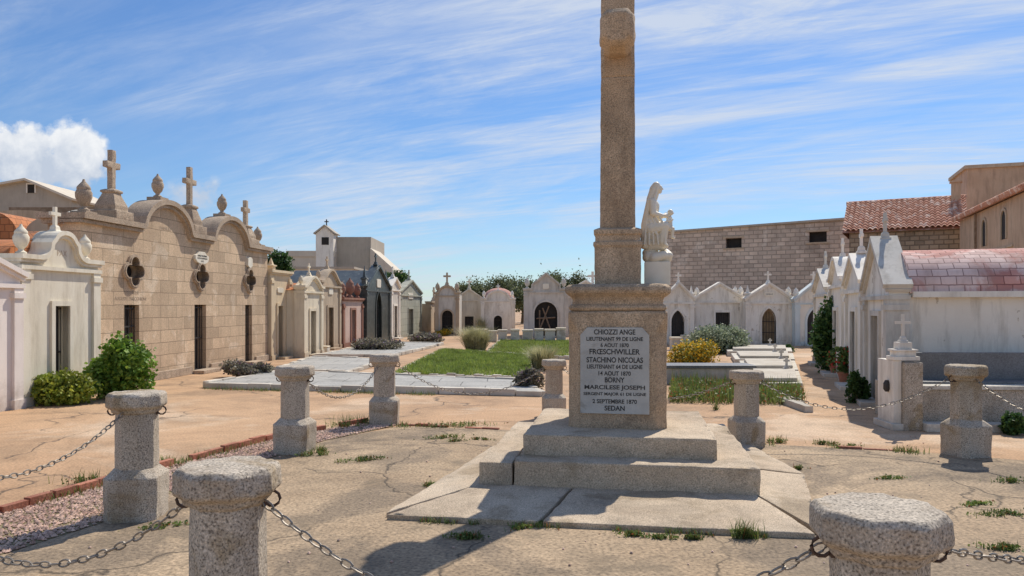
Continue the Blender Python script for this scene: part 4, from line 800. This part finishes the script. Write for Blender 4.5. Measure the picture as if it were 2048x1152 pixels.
f2=ramp(nt,noise_(nt,stretch(30,.55,1.0,5.3),.7,3,.5),[(.36,.10),(.56,1)])
ci=math_(nt,'MULTIPLY',math_(nt,'ADD',math_(nt,'MULTIPLY',f1,math_(nt,'ADD',math_(nt,'MULTIPLY',f3,.55),.45)),math_(nt,'MULTIPLY',f3,.25)),f2)
ci=math_(nt,'MINIMUM',ci,.85)
yy=math_(nt,'MAXIMUM',y,.05); gu=math_(nt,'DIVIDE',x,yy); gv=math_(nt,'DIVIDE',z,yy)
cb2=nd(nt,'ShaderNodeCombineXYZ'); nt.links.new(gu,cb2.inputs[0]); nt.links.new(gv,cb2.inputs[1])
cn=noise_(nt,cb2.outputs[0],22,9,.58,.15)
def puff(cu,cv,ru,rv):
    a=math_(nt,'POWER',math_(nt,'ABSOLUTE',math_(nt,'DIVIDE',math_(nt,'SUBTRACT',gu,cu),ru)),2.); b=math_(nt,'POWER',math_(nt,'ABSOLUTE',math_(nt,'DIVIDE',math_(nt,'SUBTRACT',gv,cv),rv)),2.)
    return math_(nt,'SUBTRACT',1.,math_(nt,'SQRT',math_(nt,'ADD',a,b)))
pf=math_(nt,'MAXIMUM',math_(nt,'MAXIMUM',puff(-.655,.205,.085,.055),puff(-.585,.205,.055,.055)),math_(nt,'MAXIMUM',puff(-.62,.185,.12,.035),math_(nt,'MULTIPLY',puff(-.42,.15,.05,.03),.5)))
cm=ramp(nt,math_(nt,'ADD',pf,math_(nt,'MULTIPLY',math_(nt,'SUBTRACT',cn,.5),1.7)),[(.12,0),(.42,.95)])
cm=math_(nt,'MULTIPLY',cm,ramp(nt,pf,[(0.,0),(.0001,0),(.2,1)]))
hz=ramp(nt,z,[(0.,(.66,.80,.98)),(.10,(.74,.87,1.03)),(.28,(.84,.95,1.12)),(.5,(.85,.96,1.15))])
tint=mixc(nt,1.,sk.outputs[0],hz,'MULTIPLY')
hs=nd(nt,'ShaderNodeHueSaturation'); hs.inputs['Saturation'].default_value=1.06; nt.links.new(tint,hs.inputs['Color'])
c1_=mixc(nt,ci,hs.outputs[0],(6.0,6.6,7.6))
c2b=mixc(nt,cm,c1_,mixc(nt,ramp(nt,math_(nt,'ADD',cn,math_(nt,'MULTIPLY',math_(nt,'SUBTRACT',gv,.2),5.)),[(.35,0),(.7,1)]),(5.0,5.6,6.6),(8.4,8.5,8.6)))
nt.links.new(c2b,bg.inputs[0]); bg.inputs[1].default_value=.11
cd=bpy.data.cameras.new('camera'); cd.lens=F/2048*36; cd.sensor_width=36; cd.shift_y=36/2048; cd.clip_end=2000; co=bpy.data.objects.new('camera',cd); COL.objects.link(co); co.location=(0,0,1.5); co.rotation_euler=(R(90),0,0); S.camera=co
S.view_settings.view_transform='Standard'; S.view_settings.look='None'; S.view_settings.exposure=0
